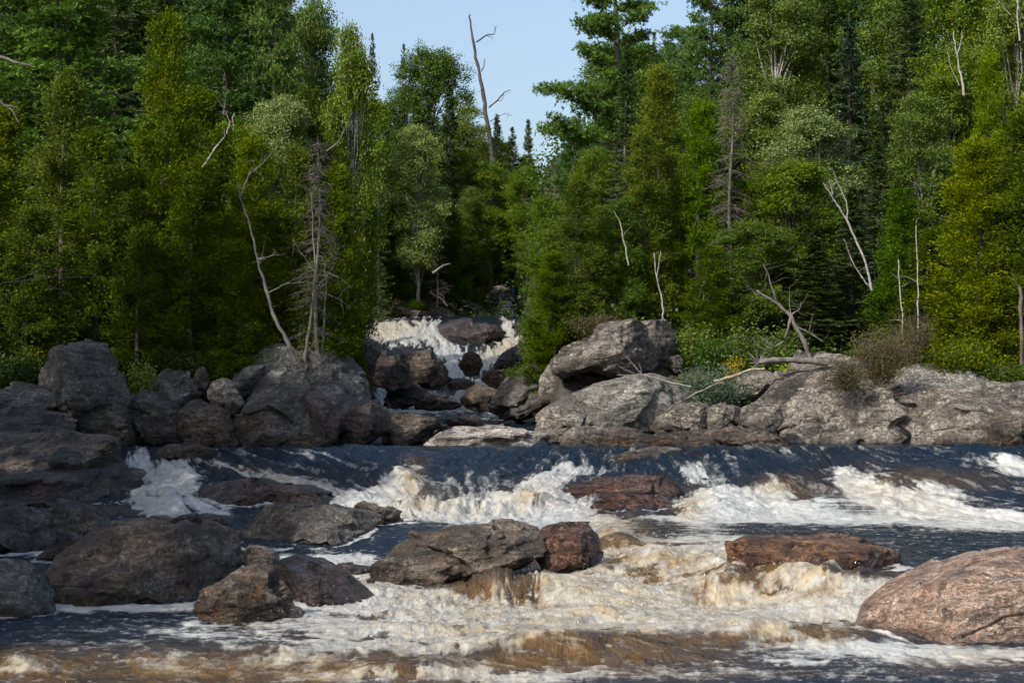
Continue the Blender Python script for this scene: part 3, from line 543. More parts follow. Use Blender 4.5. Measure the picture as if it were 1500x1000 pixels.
BUMP = [ (470,672,60,1.3,.14),(640,668,80,1.4,.10),(800,668,60,1.2,.10),(1090,672,50,1.3,.12),(1200,672,60,1.3,.10),(1420,672,60,1.4,.12),(390,690,45,1.0,.14),(1440,720,60,1.0,.12), # column, row on the base surface, half width px, half depth m, height m
 (560,705,45,1.0,.22),(345,965,230,.9,.20),(820,962,170,1.0,.34),(1040,935,130,.7,.16),(1150,938,140,.7,.20),(35,985,60,.6,.22),(1090,866,110,.8,.34),(745,872,75,.9,.42),(960,825,90,.9,.22),(1190,862,60,.7,.22),
 (1330,712,100,1.5,.30),(1290,735,60,1.0,.15),(620,745,55,.7,.22),(770,742,50,.8,.28),(1140,712,55,1.0,.22),(700,700,110,1.2,.12),(1085,690,45,1.0,.2),(600,708,16,.8,.18),(900,800,34,1.1,.28),(540,870,45,.6,.14),(420,712,60,.8,.12),(700,748,40,.4,.25),(1300,880,35,.6,.05),(870,905,70,.5,.12),(640,925,100,.6,.10),(1210,905,60,.5,.12),(600,985,90,.5,.16),(250,735,30,.8,.2),(1480,692,35,.9,.12),(1230,850,60,.5,.1),
]
def base_z(PX, D):
    ks = sorted(COLS)
    zs = []
    for k in ks:
        py = np.array([a for a, b in COLS[k]], float); d = np.array([b for a, b in COLS[k]], float)
        z = CAMZ - (py-YH)*d/F
        o = np.argsort(d)
        zs.append(np.interp(D, np.concatenate([[0], d[o], [60, 400]]), np.concatenate([[0.0], z[o], [1.62, 1.62]])))
    zs = np.array(zs)                    # control column x rows
    kk = np.array(ks, float)
    out = np.zeros_like(PX)
    t = np.clip(PX, kk[0], kk[-1])
    idx = np.clip(np.searchsorted(kk, t, side='right')-1, 0, len(kk)-2)
    f = (t-kk[idx])/(kk[idx+1]-kk[idx]); f = f*f*(3-2*f)
    rows = np.arange(len(D))[:, None]
    return zs[idx, rows]*(1-f) + zs[idx+1, rows]*f

def blobs(lst, px, py, comp):
    out = np.zeros_like(px)
    for b in lst:
        cx, cy, rx, ry = b[:4]; sl = b[6] if len(b) > 6 else 0
        dx = (px-cx); dy = (py-cy) - sl*dx
        m = (np.abs(dx) < rx*2.2) & (np.abs(dy) < ry*2.4)
        if not m.any(): continue
        g = np.exp(-((dx[m]/rx)**2 + (dy[m]/ry)**2)*0.75) * comp(b)
        out[m] = 1 - (1-out[m])*(1-np.clip(g, 0, 0.999))
    return out

def water_material():
    s = N('river_water')
    f = s.n('ShaderNodeAttribute', {'attribute_name': 'foam'}).outputs['Fac']
    a = s.n('ShaderNodeAttribute', {'attribute_name': 'amber'}).outputs['Fac']
    tc = s.n('ShaderNodeTexCoord').outputs['Object']
    mp = s.n('ShaderNodeMapping', None, Vector=tc, Scale=(1.0, 0.36, 0.6))
    n1 = s.noise(mp, 6.0, 5, 0.62, 0.5); n2 = s.noise(mp, 24.0, 4, 0.65)
    ff = s.math('ADD', f, s.math('ADD', s.math('MULTIPLY', s.math('SUBTRACT', n1, 0.5), 0.9), s.math('MULTIPLY', s.math('SUBTRACT', n2, 0.5), 0.45)))
    fm = s.ramp(ff, 0.18, 0.92)
    fm = s.math('MULTIPLY', fm, s.ramp(f, 0.02, 0.2))
    wcol = s.mix(a, (0.006, 0.014, 0.026), (0.15, 0.085, 0.022))  # blue in the water base stands in for reflected sky
    n3 = s.noise(tc, 3.0, 5, 0.6, 0.5)
    cream = s.math('MULTIPLY', a, s.ramp(n3, 0.30, 0.58), clamp=True)
    fcol = s.mix(cream, (0.42, 0.425, 0.405), (0.33, 0.24, 0.092))
    fcol = s.mix(s.ramp(n1, 0.62, 0.38, 0, 0.45), fcol, s.mix(a, (0.20, 0.225, 0.235), (0.17, 0.12, 0.055)))
    mpw = s.n('ShaderNodeMapping', None, Vector=tc, Scale=(1.0, 0.45, 1.0))
    bp = s.n('ShaderNodeBump', None, Height=s.math('ADD', s.noise(mpw, 2.6, 6, 0.6, 0.8), s.math('MULTIPLY', n2, 0.12)), Strength=1.0, Distance=0.32)
    w = s.n('ShaderNodeBsdfPrincipled', None, Base_Color=wcol, Roughness=0.10, IOR=1.333, Normal=bp)
    bp2 = s.n('ShaderNodeBump', None, Height=s.math('ADD', n1, s.math('MULTIPLY', n2, 0.6)), Strength=0.45, Distance=0.05)
    fo = s.n('ShaderNodeBsdfPrincipled', None, Base_Color=fcol, Roughness=0.38, Normal=bp2)
    s.set(s.out.inputs[0], s.n('ShaderNodeMixShader', None, i0=fm, i1=w, i2=fo)); return s.m
WATER = water_material()

def build_river():
    cols = np.concatenate([np.linspace(-900, -60, 60)[:-1], np.linspace(-60, 1560, 1350), np.linspace(1560, 2400, 60)[1:]])
    Ds = np.concatenate([np.geomspace(4, 21, 60)[:-1], np.geomspace(21, 40, 620)[:-1], np.linspace(40, 54, 420)[:-1], np.linspace(54, 70, 60)])
    PX, DD = np.meshgrid(cols, Ds)
    X = (PX-CX)/F*DD
    Z = base_z(PX, Ds)
    for (cx, cy, rx, rd, h) in BUMP:
        ci = int(np.argmin(np.abs(cols-cx)))
        pycol = YH - (Z[:, ci]-CAMZ)*F/Ds
        d0 = Ds[int(np.argmin(np.abs(pycol-cy)))]
        dd = DD-d0; w = (PX-cx)/rx
        # steeper on the side towards the viewer, like water riding over a rock
        sd = np.where(dd < 0, rd*0.6, rd)
        wob = 0.35*perlin2(X*0.9, DD*0.9, cx*0.01)
        Z = Z + h*np.exp(-(w*w + ((dd)/sd + wob)**2))
    PY = YH - (Z-CAMZ)*F/DD
    fo = blobs(FOAM, PX, PY, lambda b: b[4]*(0.70 if b[1] > 895 else 0.95))
    ring = np.zeros_like(PX)
    for (rx_, rd_, ra_, rb_) in RINGS:
        m = (np.abs(X-rx_) < ra_*1.9+0.5) & (np.abs(DD-rd_) < rb_*2.2+0.6)
        q = np.sqrt(((X[m]-rx_)/ra_)**2 + ((DD[m]-rd_)/rb_)**2)
        wob = fbm2(X[m]*1.6, DD[m]*1.6, 3, 93)
        ring[m] = np.maximum(ring[m], np.exp(-((q-1.0-0.25*wob)*np.minimum(ra_, rb_*1.5)/0.20)**2)*(0.62+0.7*wob)*(DD[m] < 47))
    fo = np.clip(np.maximum(fo, np.clip(ring, 0, 0.8)), 0, 1)
    cr = blobs([(b[0], b[1], b[2]*1.1, b[3]*1.1, b[4], b[5], b[6]) for b in FOAM if b[5] > 0.25], PX, PY, lambda b: b[5]*0.8)
    am = blobs([(*b[:4], b[4], 0, 0) for b in AMBER], PX, PY, lambda b: min(b[4], 1.0)*0.9)
    am = np.clip(np.maximum(am, cr*1.1), 0, 1)
    k = np.interp(PX, [0, 200, 350, 520, 650, 800, 1000, 1200, 1300, 1500], [0, .2, .55, .5, .1, -.2, 0, .1, .5, .6])
    S = X + k*np.clip(DD-47, -6.5, 5)
    chute = sstep(40.5, 43, DD)*(1-sstep(51.5, 54, DD))
    casc = sstep(28.5, 30, DD)*(1-sstep(34, 36, DD))*sstep(600, 760, PX)*(1-sstep(1250, 1330, PX))
    steep = np.clip(chute + casc, 0, 1)
    flow1 = fbm2(S*1.1, DD*0.28, 3, 11); flow2 = fbm2(S*4.0 + flow1*1.5, DD*0.75, 3, 13); flow3 = fbm2(S*13, DD*2.2, 2, 15)
    pool1 = fbm2(X*0.7, DD*1.0, 3, 21); wx = X + 0.35*pool1
    pool2 = fbm2(wx*2.3, DD*3.2 + pool1, 3, 23, ridged=True); pool3 = fbm2(wx*7.5, DD*9.5, 3, 25)
    up = sstep(50, 53, DD)
    thin = sstep(0.30, 0.75, fbm2(S*1.7 + 0.5*flow1, DD*0.30, 4, 47, ridged=True))*chute*(0.35 + 0.65*sstep(-0.3, 0.4, fbm2(S*0.4, DD*0.3, 2, 48)))
    cal = 1 - 0.75*sstep(0.1, 0.5, fo)
    Zd = steep*(0.26*flow1*(1-0.5*up) + 0.13*flow2*cal + 0.03*flow3*cal) + (1-steep)*(0.05*pool1 + 0.022*pool2 + 0.016*pool3)*(1-0.55*up)
    # broken texture of the foam coverage
    g = fbm2(X*3.1 + flow2*0.5, DD*2.6, 4, 41, 0.6)
    ps = fbm2(S*2.2 + 0.9*pool1, DD*1.7 + 0.6*pool1, 4, 33)
    tx = steep*(0.65*flow2 + 0.4*flow3 + 0.3*flow1) + (1-steep)*(0.40*pool2 + 0.55*ps + 0.25*pool3)
    dark = sstep(0.05, 0.42, fbm2(S*0.95 + 0.5*g, DD*0.8, 4, 43))
    f = sstep(0.22, 1.0, fo*1.22 + 0.85*tx*(0.3 + 0.7*np.sqrt(fo)) + 0.15*g*(fo > 0.02) - 0.72*dark*(0.35 + am*0.65))
    f = f*(1 - 0.55*am*(0.6+0.8*np.clip(ps, -0.5, 0.5)))
    # thin stray foam lines on the dark water
    st = np.where(steep > 0.5, flow2, fbm2(wx*1.9, DD*3.6, 3, 45, ridged=True)*0.8)
    f = np.maximum(f, 0.5*sstep(0.42, 0.8, st)*(1-up)*sstep(16, 22, DD))
    f = np.maximum(f, 0.46*thin)  # chute streaks: aerated water, with sky reflection painted in as pale foam
    fb = fbm2(S*1.25, DD*0.8 + 0.4*g, 3, 51); fm_ = np.abs(fbm2(S*2.4 + 0.8*fb, DD*1.5 + g, 3, 53)); ff_ = fbm2(S*10, DD*4.2, 2, 55)
    strong = sstep(0.25, 0.85, fo)
    imp = sstep(0.75, 1.0, fo)*np.clip(fbm2(X*4.2, DD*3.0, 3, 57), 0.05, 1)
    Zd = Zd + strong*(0.45 + 0.55*steep)*(0.17*fb + 0.075*fm_ + 0.008*ff_ + 0.05*imp)
    am = np.clip(am*(0.75 + 0.7*fbm2(X*1.6, DD*2.2, 4, 61)), 0, 1)
    Zf = Z + Zd
    V = np.stack([X, DD, Zf], -1).reshape(-1, 3)
    r, c = PX.shape; i = np.arange(r-1)[:, None]*c + np.arange(c-1)[None, :]
    Q = np.stack([i, i+1, i+c+1, i+c], -1).reshape(-1, 4)
    me = make_mesh('river', V, Q, WATER, True, {'foam': ('POINT', f.ravel()), 'amber': ('POINT', am.ravel())})
    o = obj('river', me); tag(o, 'dark blue river breaking into white and amber rapids', 'river', kind='structure')
    return X, DD, Zf, fo, steep
RX, RD, RZ, RFO, RST = build_river()

def build_spray():
    """drops and shreds of water thrown up from the white water"""
    rs = np.random.RandomState(5)
    w = np.clip(RFO.ravel()-0.6, 0, 1)**2*(RD.ravel() > 22)
    PXs = RX.ravel()/RD.ravel()*F + CX
    w = w*((PXs > -20) & (PXs < 1520)); w /= w.sum()
    n = 2400
    idx = rs.choice(w.size, n, p=w)
    base = np.stack([RX.ravel()[idx], RD.ravel()[idx], RZ.ravel()[idx]], 1)
    clump = np.clip(fbm2(base[:, 0]*1.7, base[:, 1]*1.7, 2, 71), -0.1, 1) + 0.12
    h = rs.exponential(1.0, n)*0.42*clump
    base[:, 2] += 0.02 + h; base[:, 0] += rs.normal(size=n)*0.05; base[:, 1] += rs.normal(size=n)*0.05
    T0 = np.array([[1,0,0],[-1,0,0],[0,1,0],[0,-1,0],[0,0,1],[0,0,-1]], float)
    Fc = np.array([[0,2,4],[2,1,4],[1,3,4],[3,0,4],[2,0,5],[1,2,5],[3,1,5],[0,3,5]])
    sz = rs.uniform(0.002, 0.0052, n)*(1 + 0.8*(rs.rand(n) < 0.08))
    st = rs.uniform(1.0, 3.2, n)
    V = base[:, None, :] + T0[None]*sz[:, None, None]*np.stack([np.ones(n), np.ones(n), st], 1)[:, None, :]
    Q = (Fc[None] + (np.arange(n)*6)[:, None, None]).reshape(-1, 3)
    s = N('spray_water'); s.set(s.out.inputs[0], s.n('ShaderNodeBsdfPrincipled', None, Base_Color=(0.75, 0.76, 0.74), Roughness=0.25, IOR=1.33))
    o = obj('spray', make_mesh('spray', V.reshape(-1, 3), Q, s.m)); tag(o, 'white drops thrown up above the breaking rapids', 'spray', kind='stuff')
build_spray()

def build_falls():
    """the back channel and the upper waterfall: one sheet of water that climbs away from the camera"""
    cols = np.linspace(500, 830, 420)
    pys = np.concatenate([np.linspace(652, 600, 130)[:-1], np.linspace(600, 398, 430)])
    kp = [398, 430, 455, 461, 463, 475, 500, 525, 545, 565, 580, 600, 618, 635, 648, 652]
    kd = [129, 124.5, 120, 118, 111, 105, 99.5, 94, 89, 85, 82.5, 77, 67, 60, 57, 56]
    PX, PY = np.meshgrid(cols, pys)
    D = np.interp(PY, kp, kd)
    # the left fall stands nearer than the right one
    D = D - 3.0*np.exp(-((PX-600)/60)**2)*sstep(545, 500, PY)*sstep(462, 472, PY)
    X = (PX-CX)/F*D; Z = CAMZ + (YH-PY)/F*D
    FB = [(595,490,48,16,1,.2,0),(570,480,30,10,1,.6,-.15),(640,490,25,18,.9,0,.3),(655,515,25,20,1,0,.4),(670,545,30,12,.9,0,0),(690,572,30,14,.95,.2,-.2),(665,585,25,8,.9,.8,.2),(742,485,10,18,1,.2,.4),(755,500,12,16,1,.4,.2),(735,512,22,10,1,.7,-.3),(715,525,18,12,.9,.3,0),(725,562,12,8,.6,0,0),(740,448,12,8,1,0,-.5),(730,455,20,4,.9,0,0),(735,430,8,14,.8,0,-.2),
          (560,582,10,18,1,0,.6),(700,598,60,5,.9,0,0),(600,603,50,5,.7,0,0),(710,612,50,6,.5,0,0),(780,640,20,6,.7,0,0),(545,485,25,12,1,.5,0)]
    fo = blobs(FB, PX, PY, lambda b: b[4]); am = blobs([b for b in FB if b[5] > 0.15], PX, PY, lambda b: b[5])*0.8
    fall = sstep(595, 585, PY)
    XS = X + 0.45*Z; n1 = fbm2(XS*0.9, Z*0.7 + D*0.1, 4, 81); n2 = fbm2(XS*2.6 + n1, Z*1.5, 4, 83); n3 = fbm2(X*3, D*1.2, 4, 85)
    f = sstep(0.20, 1.0, fo*1.10 + 1.0*(n2*fall + n3*(1-fall)) + 0.35*n1 + 0.45*fbm2(X*9, Z*3.2, 2, 88)*fall)
    f = np.maximum(f, 0.6*sstep(0.25, 0.6, n3)*(1-fall))
    lump = fall*(0.22*n1 + 0.12*n2 + 0.4*np.abs(fbm2(X*2, Z*2, 3, 87))*fo)
    Z = Z - 4*sstep(18, 26, np.abs(PX-735))*sstep(463, 457, PY)
    Y = D - lump; Z = Z + (1-fall)*(0.10*n3 + 0.06*fbm2(X*6, D*4, 3, 89)) + fall*0.1*n2
    V = np.stack([X, Y, Z], -1).reshape(-1, 3)
    r, c = PX.shape; i = np.arange(r-1)[:, None]*c + np.arange(c-1)[None, :]
    Q = np.stack([i, i+1, i+c+1, i+c], -1).reshape(-1, 4)
    me = make_mesh('water', V, Q, WATER, True, {'foam': ('POINT', f.ravel()), 'amber': ('POINT', am.ravel())})
    tag(obj('water', me), 'upper waterfall tumbling into the narrow blue channel', 'waterfall', kind='structure')
build_falls()

# ------------------------------------------------------------------ foliage
def leaves(Cn, A, Nn, L, W, tone):
    A = A/(np.linalg.norm(A, axis=1)[:, None]+1e-9)
    B = np.cross(A, Nn); B /= np.linalg.norm(B, axis=1)[:, None]+1e-9
    L = np.broadcast_to(L, len(Cn))[:, None]; W = np.broadcast_to(W, len(Cn))[:, None]
    V = np.stack([Cn-A*L*0.5, Cn+B*W*0.5-A*L*0.05, Cn+A*L*0.5, Cn-B*W*0.5-A*L*0.05], 1)
    return V, tone

class Leafbag:
    def __init__(s): s.V = []; s.t = []
    def add(s, Cn, A, Nn, L, W, tone): 
        V, t = leaves(Cn, A, Nn, L, W, tone); s.V.append(V); s.t.append(np.broadcast_to(t, len(V)))
    def mesh(s, name, mat):
        V = np.concatenate(s.V); t = np.concatenate(s.t); n = len(V)
        return make_mesh(name, V.reshape(-1, 3), np.arange(n*4).reshape(-1, 4), mat, False, {'tone': ('FACE', t)})

def unit(v): return v/(np.linalg.norm(v, axis=-1, keepdims=True)+1e-9)

def cedar_arrays(seed, H=10.0, R0=1.5, dens=1.0, lowest=0.02):
    rs = np.random.RandomState(seed); lb = Leafbag(); wb = Bag()
    bend = rs.normal(size=2)*0.25
    def trunk(h): return np.stack([bend[0]*np.sin(h/H*3), bend[1]*np.sin(h/H*2.4+1)-bend[1]*math.sin(1), h], -1)
    hs = np.linspace(0, H*0.98, 14); wb.tube(trunk(hs), 0.13*(1-hs/H)+0.012, 7)
    nb = 230
    hb = H*(lowest + (0.985-lowest)*rs.rand(nb)**0.92); az = rs.rand(nb)*2*math.pi
    for h, a in zip(hb, az):
        q = h/H
        R = R0*((1-q)**0.62)*(0.55+0.45*min(1, q*5+0.5))
        R *= 0.50 + 1.0*(0.5+0.9*perlin2(np.array([a*1.1]), np.array([h*0.8]), seed)[0]) ; R = max(R, 0.14)
        d = np.array([math.cos(a), math.sin(a), 0]); rise = rs.uniform(-0.25, 0.45)
        t0 = trunk(np.array([h]))[0]
        m = max(3, int(R*5.5))
        tt = np.sort(rs.uniform(0.35, 1.0, m))
        for t in tt:
            c = t0 + d*R*t + np.array([0, 0, rise*R*t*t + 0.25*R*t**3]) + rs.normal(size=3)*0.09
            k = int(dens*rs.randint(30, 50)*(1.25-0.2*q))
            fd = unit(d + np.array([rs.normal()*0.4, rs.normal()*0.4, rs.uniform(0.0, 1.3)])); o = rs.normal(size=(k, 3))*0.105 + fd*(rs.rand(k, 1)-0.4)*0.52
            pos = c + o
            ax = fd*1.1 + rs.normal(size=(k, 3))*0.5
            nn = rs.normal(size=(k, 3))*0.8 + d*1.0 + np.array([0, 0, 0.6])
            lb.add(pos, ax, nn, rs.uniform(0.07, 0.15, k), rs.uniform(0.03, 0.06, k), np.clip(rs.normal(0.5, 0.18, k) + rs.normal()*0.22, 0, 1))
        if rs.rand() < 0.35:
            wb.tube([t0, t0+d*R*0.5+np.array([0, 0, rise*R*0.25]), t0+d*R*0.85+np.array([0, 0, rise*R*0.7])], [0.022, 0.014, 0.006], 3)
    return lb, wb

def spruce_arrays(seed, H=10.0, R0=1.45, dens=1.0, sparse=0.0, bare=0.03):
    rs = np.random.RandomState(seed); lb = Leafbag(); wb = Bag()
    hs = np.linspace(0, H, 10); wb.tube(np.stack([0*hs, 0*hs, hs], 1), 0.13*(1-hs/H)+0.008, 7)
    h = H*bare
    while h < H*0.985:
        q = h/H; R = R0*(1-q)**0.8*rs.uniform(0.75, 1.1) + 0.07
        nbr = rs.randint(5, 8)
        a0 = rs.rand()*6.28
        for b in range(nbr):
            if rs.rand() < sparse: continue
            a = a0 + b/nbr*6.28 + rs.normal()*0.2; r = R*rs.uniform(0.65, 1.15)
            d = np.array([math.cos(a), math.sin(a), 0]); sd = np.array([-d[1], d[0], 0])
            droop = -0.35 if q < 0.75 else 0.3
            hz = h + rs.normal()*0.06
            def pt(t): t = np.asarray(t)[..., None]; return np.array([0, 0, hz]) + d*r*t + np.array([0, 0, 1.0])*(droop*r*t + 0.28*r*t**2.5)
            wb.tube(pt(np.array([0, 0.5, 1.0])), [0.018*(1-q)+0.006, 0.011*(1-q)+0.004, 0.003], 3)
            k = int(dens*r*95)+8
            t = rs.uniform(0.12, 1.0, k)**0.75
            side = rs.choice([-1, 1], k)*rs.rand(k)*0.42*r*(1.12-t)**0.8*(t > 0.1)
            pos = pt(t) + sd[None]*side[:, None] + np.array([0, 0, -1.0])*(np.abs(side)*0.25 + rs.rand(k)*0.05)[:, None] + rs.normal(size=(k, 3))*0.018
            ax = d[None]*0.8 + sd[None]*np.sign(side)[:, None]*0.8 + np.array([0, 0, -0.25]) + rs.normal(size=(k, 3))*0.22
            nn = rs.normal(size=(k, 3))*0.6 + np.array([0, 0, 1.0])
            lb.add(pos, ax, nn, rs.uniform(0.10, 0.20, k), rs.uniform(0.028, 0.05, k), np.clip(rs.normal(0.45, 0.2, k)+0.25*(t-0.6), 0, 1))
        h += rs.uniform(0.13, 0.24)*(1.15-0.5*q)
    return lb, wb

def pine_arrays(seed, H=12.0, first=0.22, R0=2.6, nbr=64, fill=1.0):
    rs = np.random.RandomState(seed); lb = Leafbag(); wb = Bag()
    hs = np.linspace(0, H, 12); bend = rs.normal()*0.2
    tr = lambda h: np.stack([bend*np.sin(h/H*2.5), 0.1*np.sin(h/H*4), h], -1)
    wb.tube(tr(hs), 0.2*(1-hs/H)**0.8+0.015, 8)
    for i in range(nbr):
        q = first + (0.99-first)*(i+rs.rand())/nbr; h = H*q
        R = R0*(1-q)**0.55*rs.uniform(0.55, 1.15)+0.25; a = i*2.399+rs.normal()*0.4
        d = np.array([math.cos(a), math.sin(a), 0]); sd = np.array([-d[1], d[0], 0]); up = rs.uniform(-0.05, 0.35)
        t0 = tr(np.array([h]))[0]
        pt = lambda t: t0 + d*R*t + np.array([0, 0, 1.0])*(up*R*t + 0.12*R*t*t)
        wb.tube([pt(0), pt(0.35)+rs.normal(size=3)*0.04, pt(0.7)+rs.normal(size=3)*0.05, pt(1.0)], [0.05*(1-q)+0.015, 0.035*(1-q)+0.01, 0.018, 0.006], 4)
        for j in range(int((9+R*8)*fill)):
            t = rs.uniform(0.35, 1.05); s = rs.normal()*(0.30 if fill == 1 else 0.22)*R*(1.15-t)**0.5
            c = pt(t) + sd*s + np.array([0, 0, rs.normal()*0.06+0.05])
            for k in range(rs.randint(4, 8)):
                cc = c + rs.normal(size=3)*np.array([0.18, 0.18, 0.08]); n = 9
                ax = unit(rs.normal(size=(n, 3)) + np.array([0, 0, 0.7]) + d*0.5)
                L = rs.uniform(0.10, 0.17, n)
                lb.add(cc+ax*L[:, None]*0.5, ax, rs.normal(size=(n, 3)), L, rs.uniform(0.03, 0.048, n), np.clip(rs.normal(0.5, 0.2)+rs.normal(size=n)*0.1, 0, 1))
    return lb, wb

def broad_arrays(seed, H=10.0, R0=2.0, bottom=0.25, leaf=0.085, dens=1.0, nl=46):
    rs = np.random.RandomState(seed); lb = Leafbag(); wb = Bag()
    top = np.array([rs.normal()*0.3, rs.normal()*0.3, H*0.9])
    tp = wiggle((0, 0, 0), top, 12, 0.07, rs); wb.tube(tp, np.linspace(0.12, 0.02, 12), 7)
    cz = H*(bottom+1)/2; hz = H*(1-bottom)/2
    for i in range(nl):
        u = rs.uniform(-1, 0.95); a = i*2.4+rs.normal()*0.5; rr = math.sqrt(max(0.06, 1-abs(u)**2.6))*rs.uniform(0.25, 0.85)
        c = np.array([math.cos(a)*rr*R0, math.sin(a)*rr*R0, cz+u*hz*0.88])
        lr = rs.uniform(0.7, 1.15)*R0*0.42
        j = int(np.clip(c[2]/H*0.75*12, 1, 10)); st = tp[j]
        wb.tube(wiggle(st, c, 5, 0.05, rs), np.linspace(0.045, 0.008, 5), 4)
        nc = int(30*dens)
        dirs = unit(rs.normal(size=(nc, 3)) + np.array([0, 0, 0.25]))
        for dd in dirs:
            cc = c + dd*lr*rs.uniform(0.35, 1.05)*np.array([1.1, 1.1, 0.85])
            k = rs.randint(30, 48)
            pos = cc + rs.normal(size=(k, 3))*np.array([0.14, 0.14, 0.10])
            nn = unit(rs.normal(size=(k, 3))*0.8 + dd*0.5 + np.array([0, 0, 0.7]))
            ax = np.cross(nn, rs.normal(size=(k, 3)))
            lb.add(pos, ax, nn, leaf*rs.uniform(0.75, 1.25, k), leaf*0.8*rs.uniform(0.75, 1.2, k), np.clip(rs.normal(0.5, 0.2)+rs.normal(size=k)*0.2, 0, 1))
    return lb, wb

def dead_conifer(seed, H=10.0, R0=1.1, n=230):
    rs = np.random.RandomState(seed); wb = Bag(); br = Bag()
    hs = np.linspace(0, H, 12); wb.tube(np.stack([0.05*np.sin(hs), 0.04*np.cos(hs*1.3), hs], 1), 0.10*(1-hs/H)+0.008, 6)
    for i in range(n):
        q = rs.uniform(0.05, 0.98); h = H*q; a = rs.rand()*6.28; r = (R0*(1-q)**0.7+0.1)*rs.uniform(0.5, 1.15)
        d = np.array([math.cos(a), math.sin(a), 0]); p0 = np.array([0, 0, h])
        pts = np.array([p0, p0+d*r*0.5+[0, 0, -0.05*r], p0+d*r+[0, 0, -0.38*r+rs.normal()*0.08]])
        br.tube(pts, [0.013, 0.009, 0.004], 3)
        for j in range(7):
            t = rs.uniform(0.25, 1); p = p0+d*r*t+np.array([0, 0, -0.3*r*t*t]); e = p+unit(rs.normal(size=3)*[1, 1, 0.5]+d*0.6+[0, 0, -0.5])*rs.uniform(0.15, 0.40)
            br.tube([p, (p+e)/2+rs.normal(size=3)*0.02, e], [0.007, 0.005, 0.002], 3)
    return br, wb

PROTO = {}
def proto(key, fn, leafmat, barkmat):
    lb, wb = fn
    V, Q = wb.get()
    tm = make_mesh(key+'_trunk', V, Q, barkmat)
    cm = lb.mesh(key+'_crown', leafmat) if isinstance(lb, Leafbag) else make_mesh(key+'_crown', *lb.get(), barkmat)
    PROTO[key] = (cm, tm)
for i in range(4): proto(f'cedar{i}', cedar_arrays(10+i), LM['cedar'], BARK)
def recolor(src, key, mat):
    cm = PROTO[src][0].copy(); cm.materials[0] = mat; PROTO[key] = (cm, PROTO[src][1])
recolor('cedar1', 'yellow0', LM['cedar_yellow']); recolor('cedar3', 'yellow1', LM['cedar_yellow'])
recolor('cedar0', 'bright0', LM['cedar_bright']); recolor('cedar2', 'bright1', LM['cedar_bright'])
for i in range(3): proto(f'spruce{i}', spruce_arrays(30+i, sparse=[0.05, 0.1, 0.3][i]), LM['spruce'], BARK)
recolor('spruce1', 'blue0', LM['spruce_blue'])
for i in range(3): proto(f'pine{i}', pine_arrays(40+i), LM['pine'], BARK)
proto('pine3', pine_arrays(49, first=0.36, R0=2.9, nbr=34, fill=1.7), LM['pine'], BARK)
for i in range(3): proto(f'broad{i}', broad_arrays(50+i), LM['broad'], BARK)
for i in range(3): proto(f'aspen{i}', broad_arrays(60+i, R0=1.7, bottom=0.3, leaf=0.078, nl=42), LM['aspen'], PALEBARK)
recolor('aspen1', 'silver0', LM['silver']); recolor('broad1', 'silver1', LM['silver'])
DEADC = bark_material('dead_twigs', (0.05, 0.043, 0.036), (0.115, 0.10, 0.085))
for i in range(2): proto(f'dead{i}', dead_conifer(70+i), None, DEADC)
PH = {'pine': 12.0}; PR = {'cedar': 1.5, 'yellow': 1.5, 'bright': 1.5, 'spruce': 1.4, 'blue': 1.4, 'pine': 2.3, 'broad': 2.0, 'aspen': 1.7, 'silver': 1.8, 'dead': 1.0}
PROTO['cedar4'] = PROTO['cedar0']
GN = {'cedar': 'cedar_tree', 'yellow': 'cedar_tree', 'bright': 'cedar_tree', 'spruce': 'spruce_tree', 'blue': 'spruce_tree', 'pine': 'pine_tree', 'broad': 'maple_tree', 'aspen': 'aspen_tree', 'silver': 'aspen_tree', 'dead': 'dead_spruce'}
_tr = random.Random(3)
def tree(key, px, D, top, wpx, label, group, tilt=0.0, sink=0.3):
    kind = key.rstrip('0123456789'); cm, tm = PROTO[key]
    gz = float(ground_z(px, D)) - sink
    X = (px-CX)/F*D; H = CAMZ + (YH-top)/F*D - gz
    w = wpx/F*D/2
    nm = GN[kind]
    e = bpy.data.objects.new(nm, None); C.objects.link(e); e.location = (X, D, gz); e.empty_display_size = 0.3
    s = w/PR[kind]; e.scale = (s, s, H/PH.get(kind, 10.0)); e.rotation_euler = (_tr.uniform(-.03, .03), tilt, _tr.uniform(0, 6.28) if tilt == 0 else 0)
    tag(e, label, 'tree', group)
    obj('trunk', tm, e); obj('crown', cm, e)
    return e

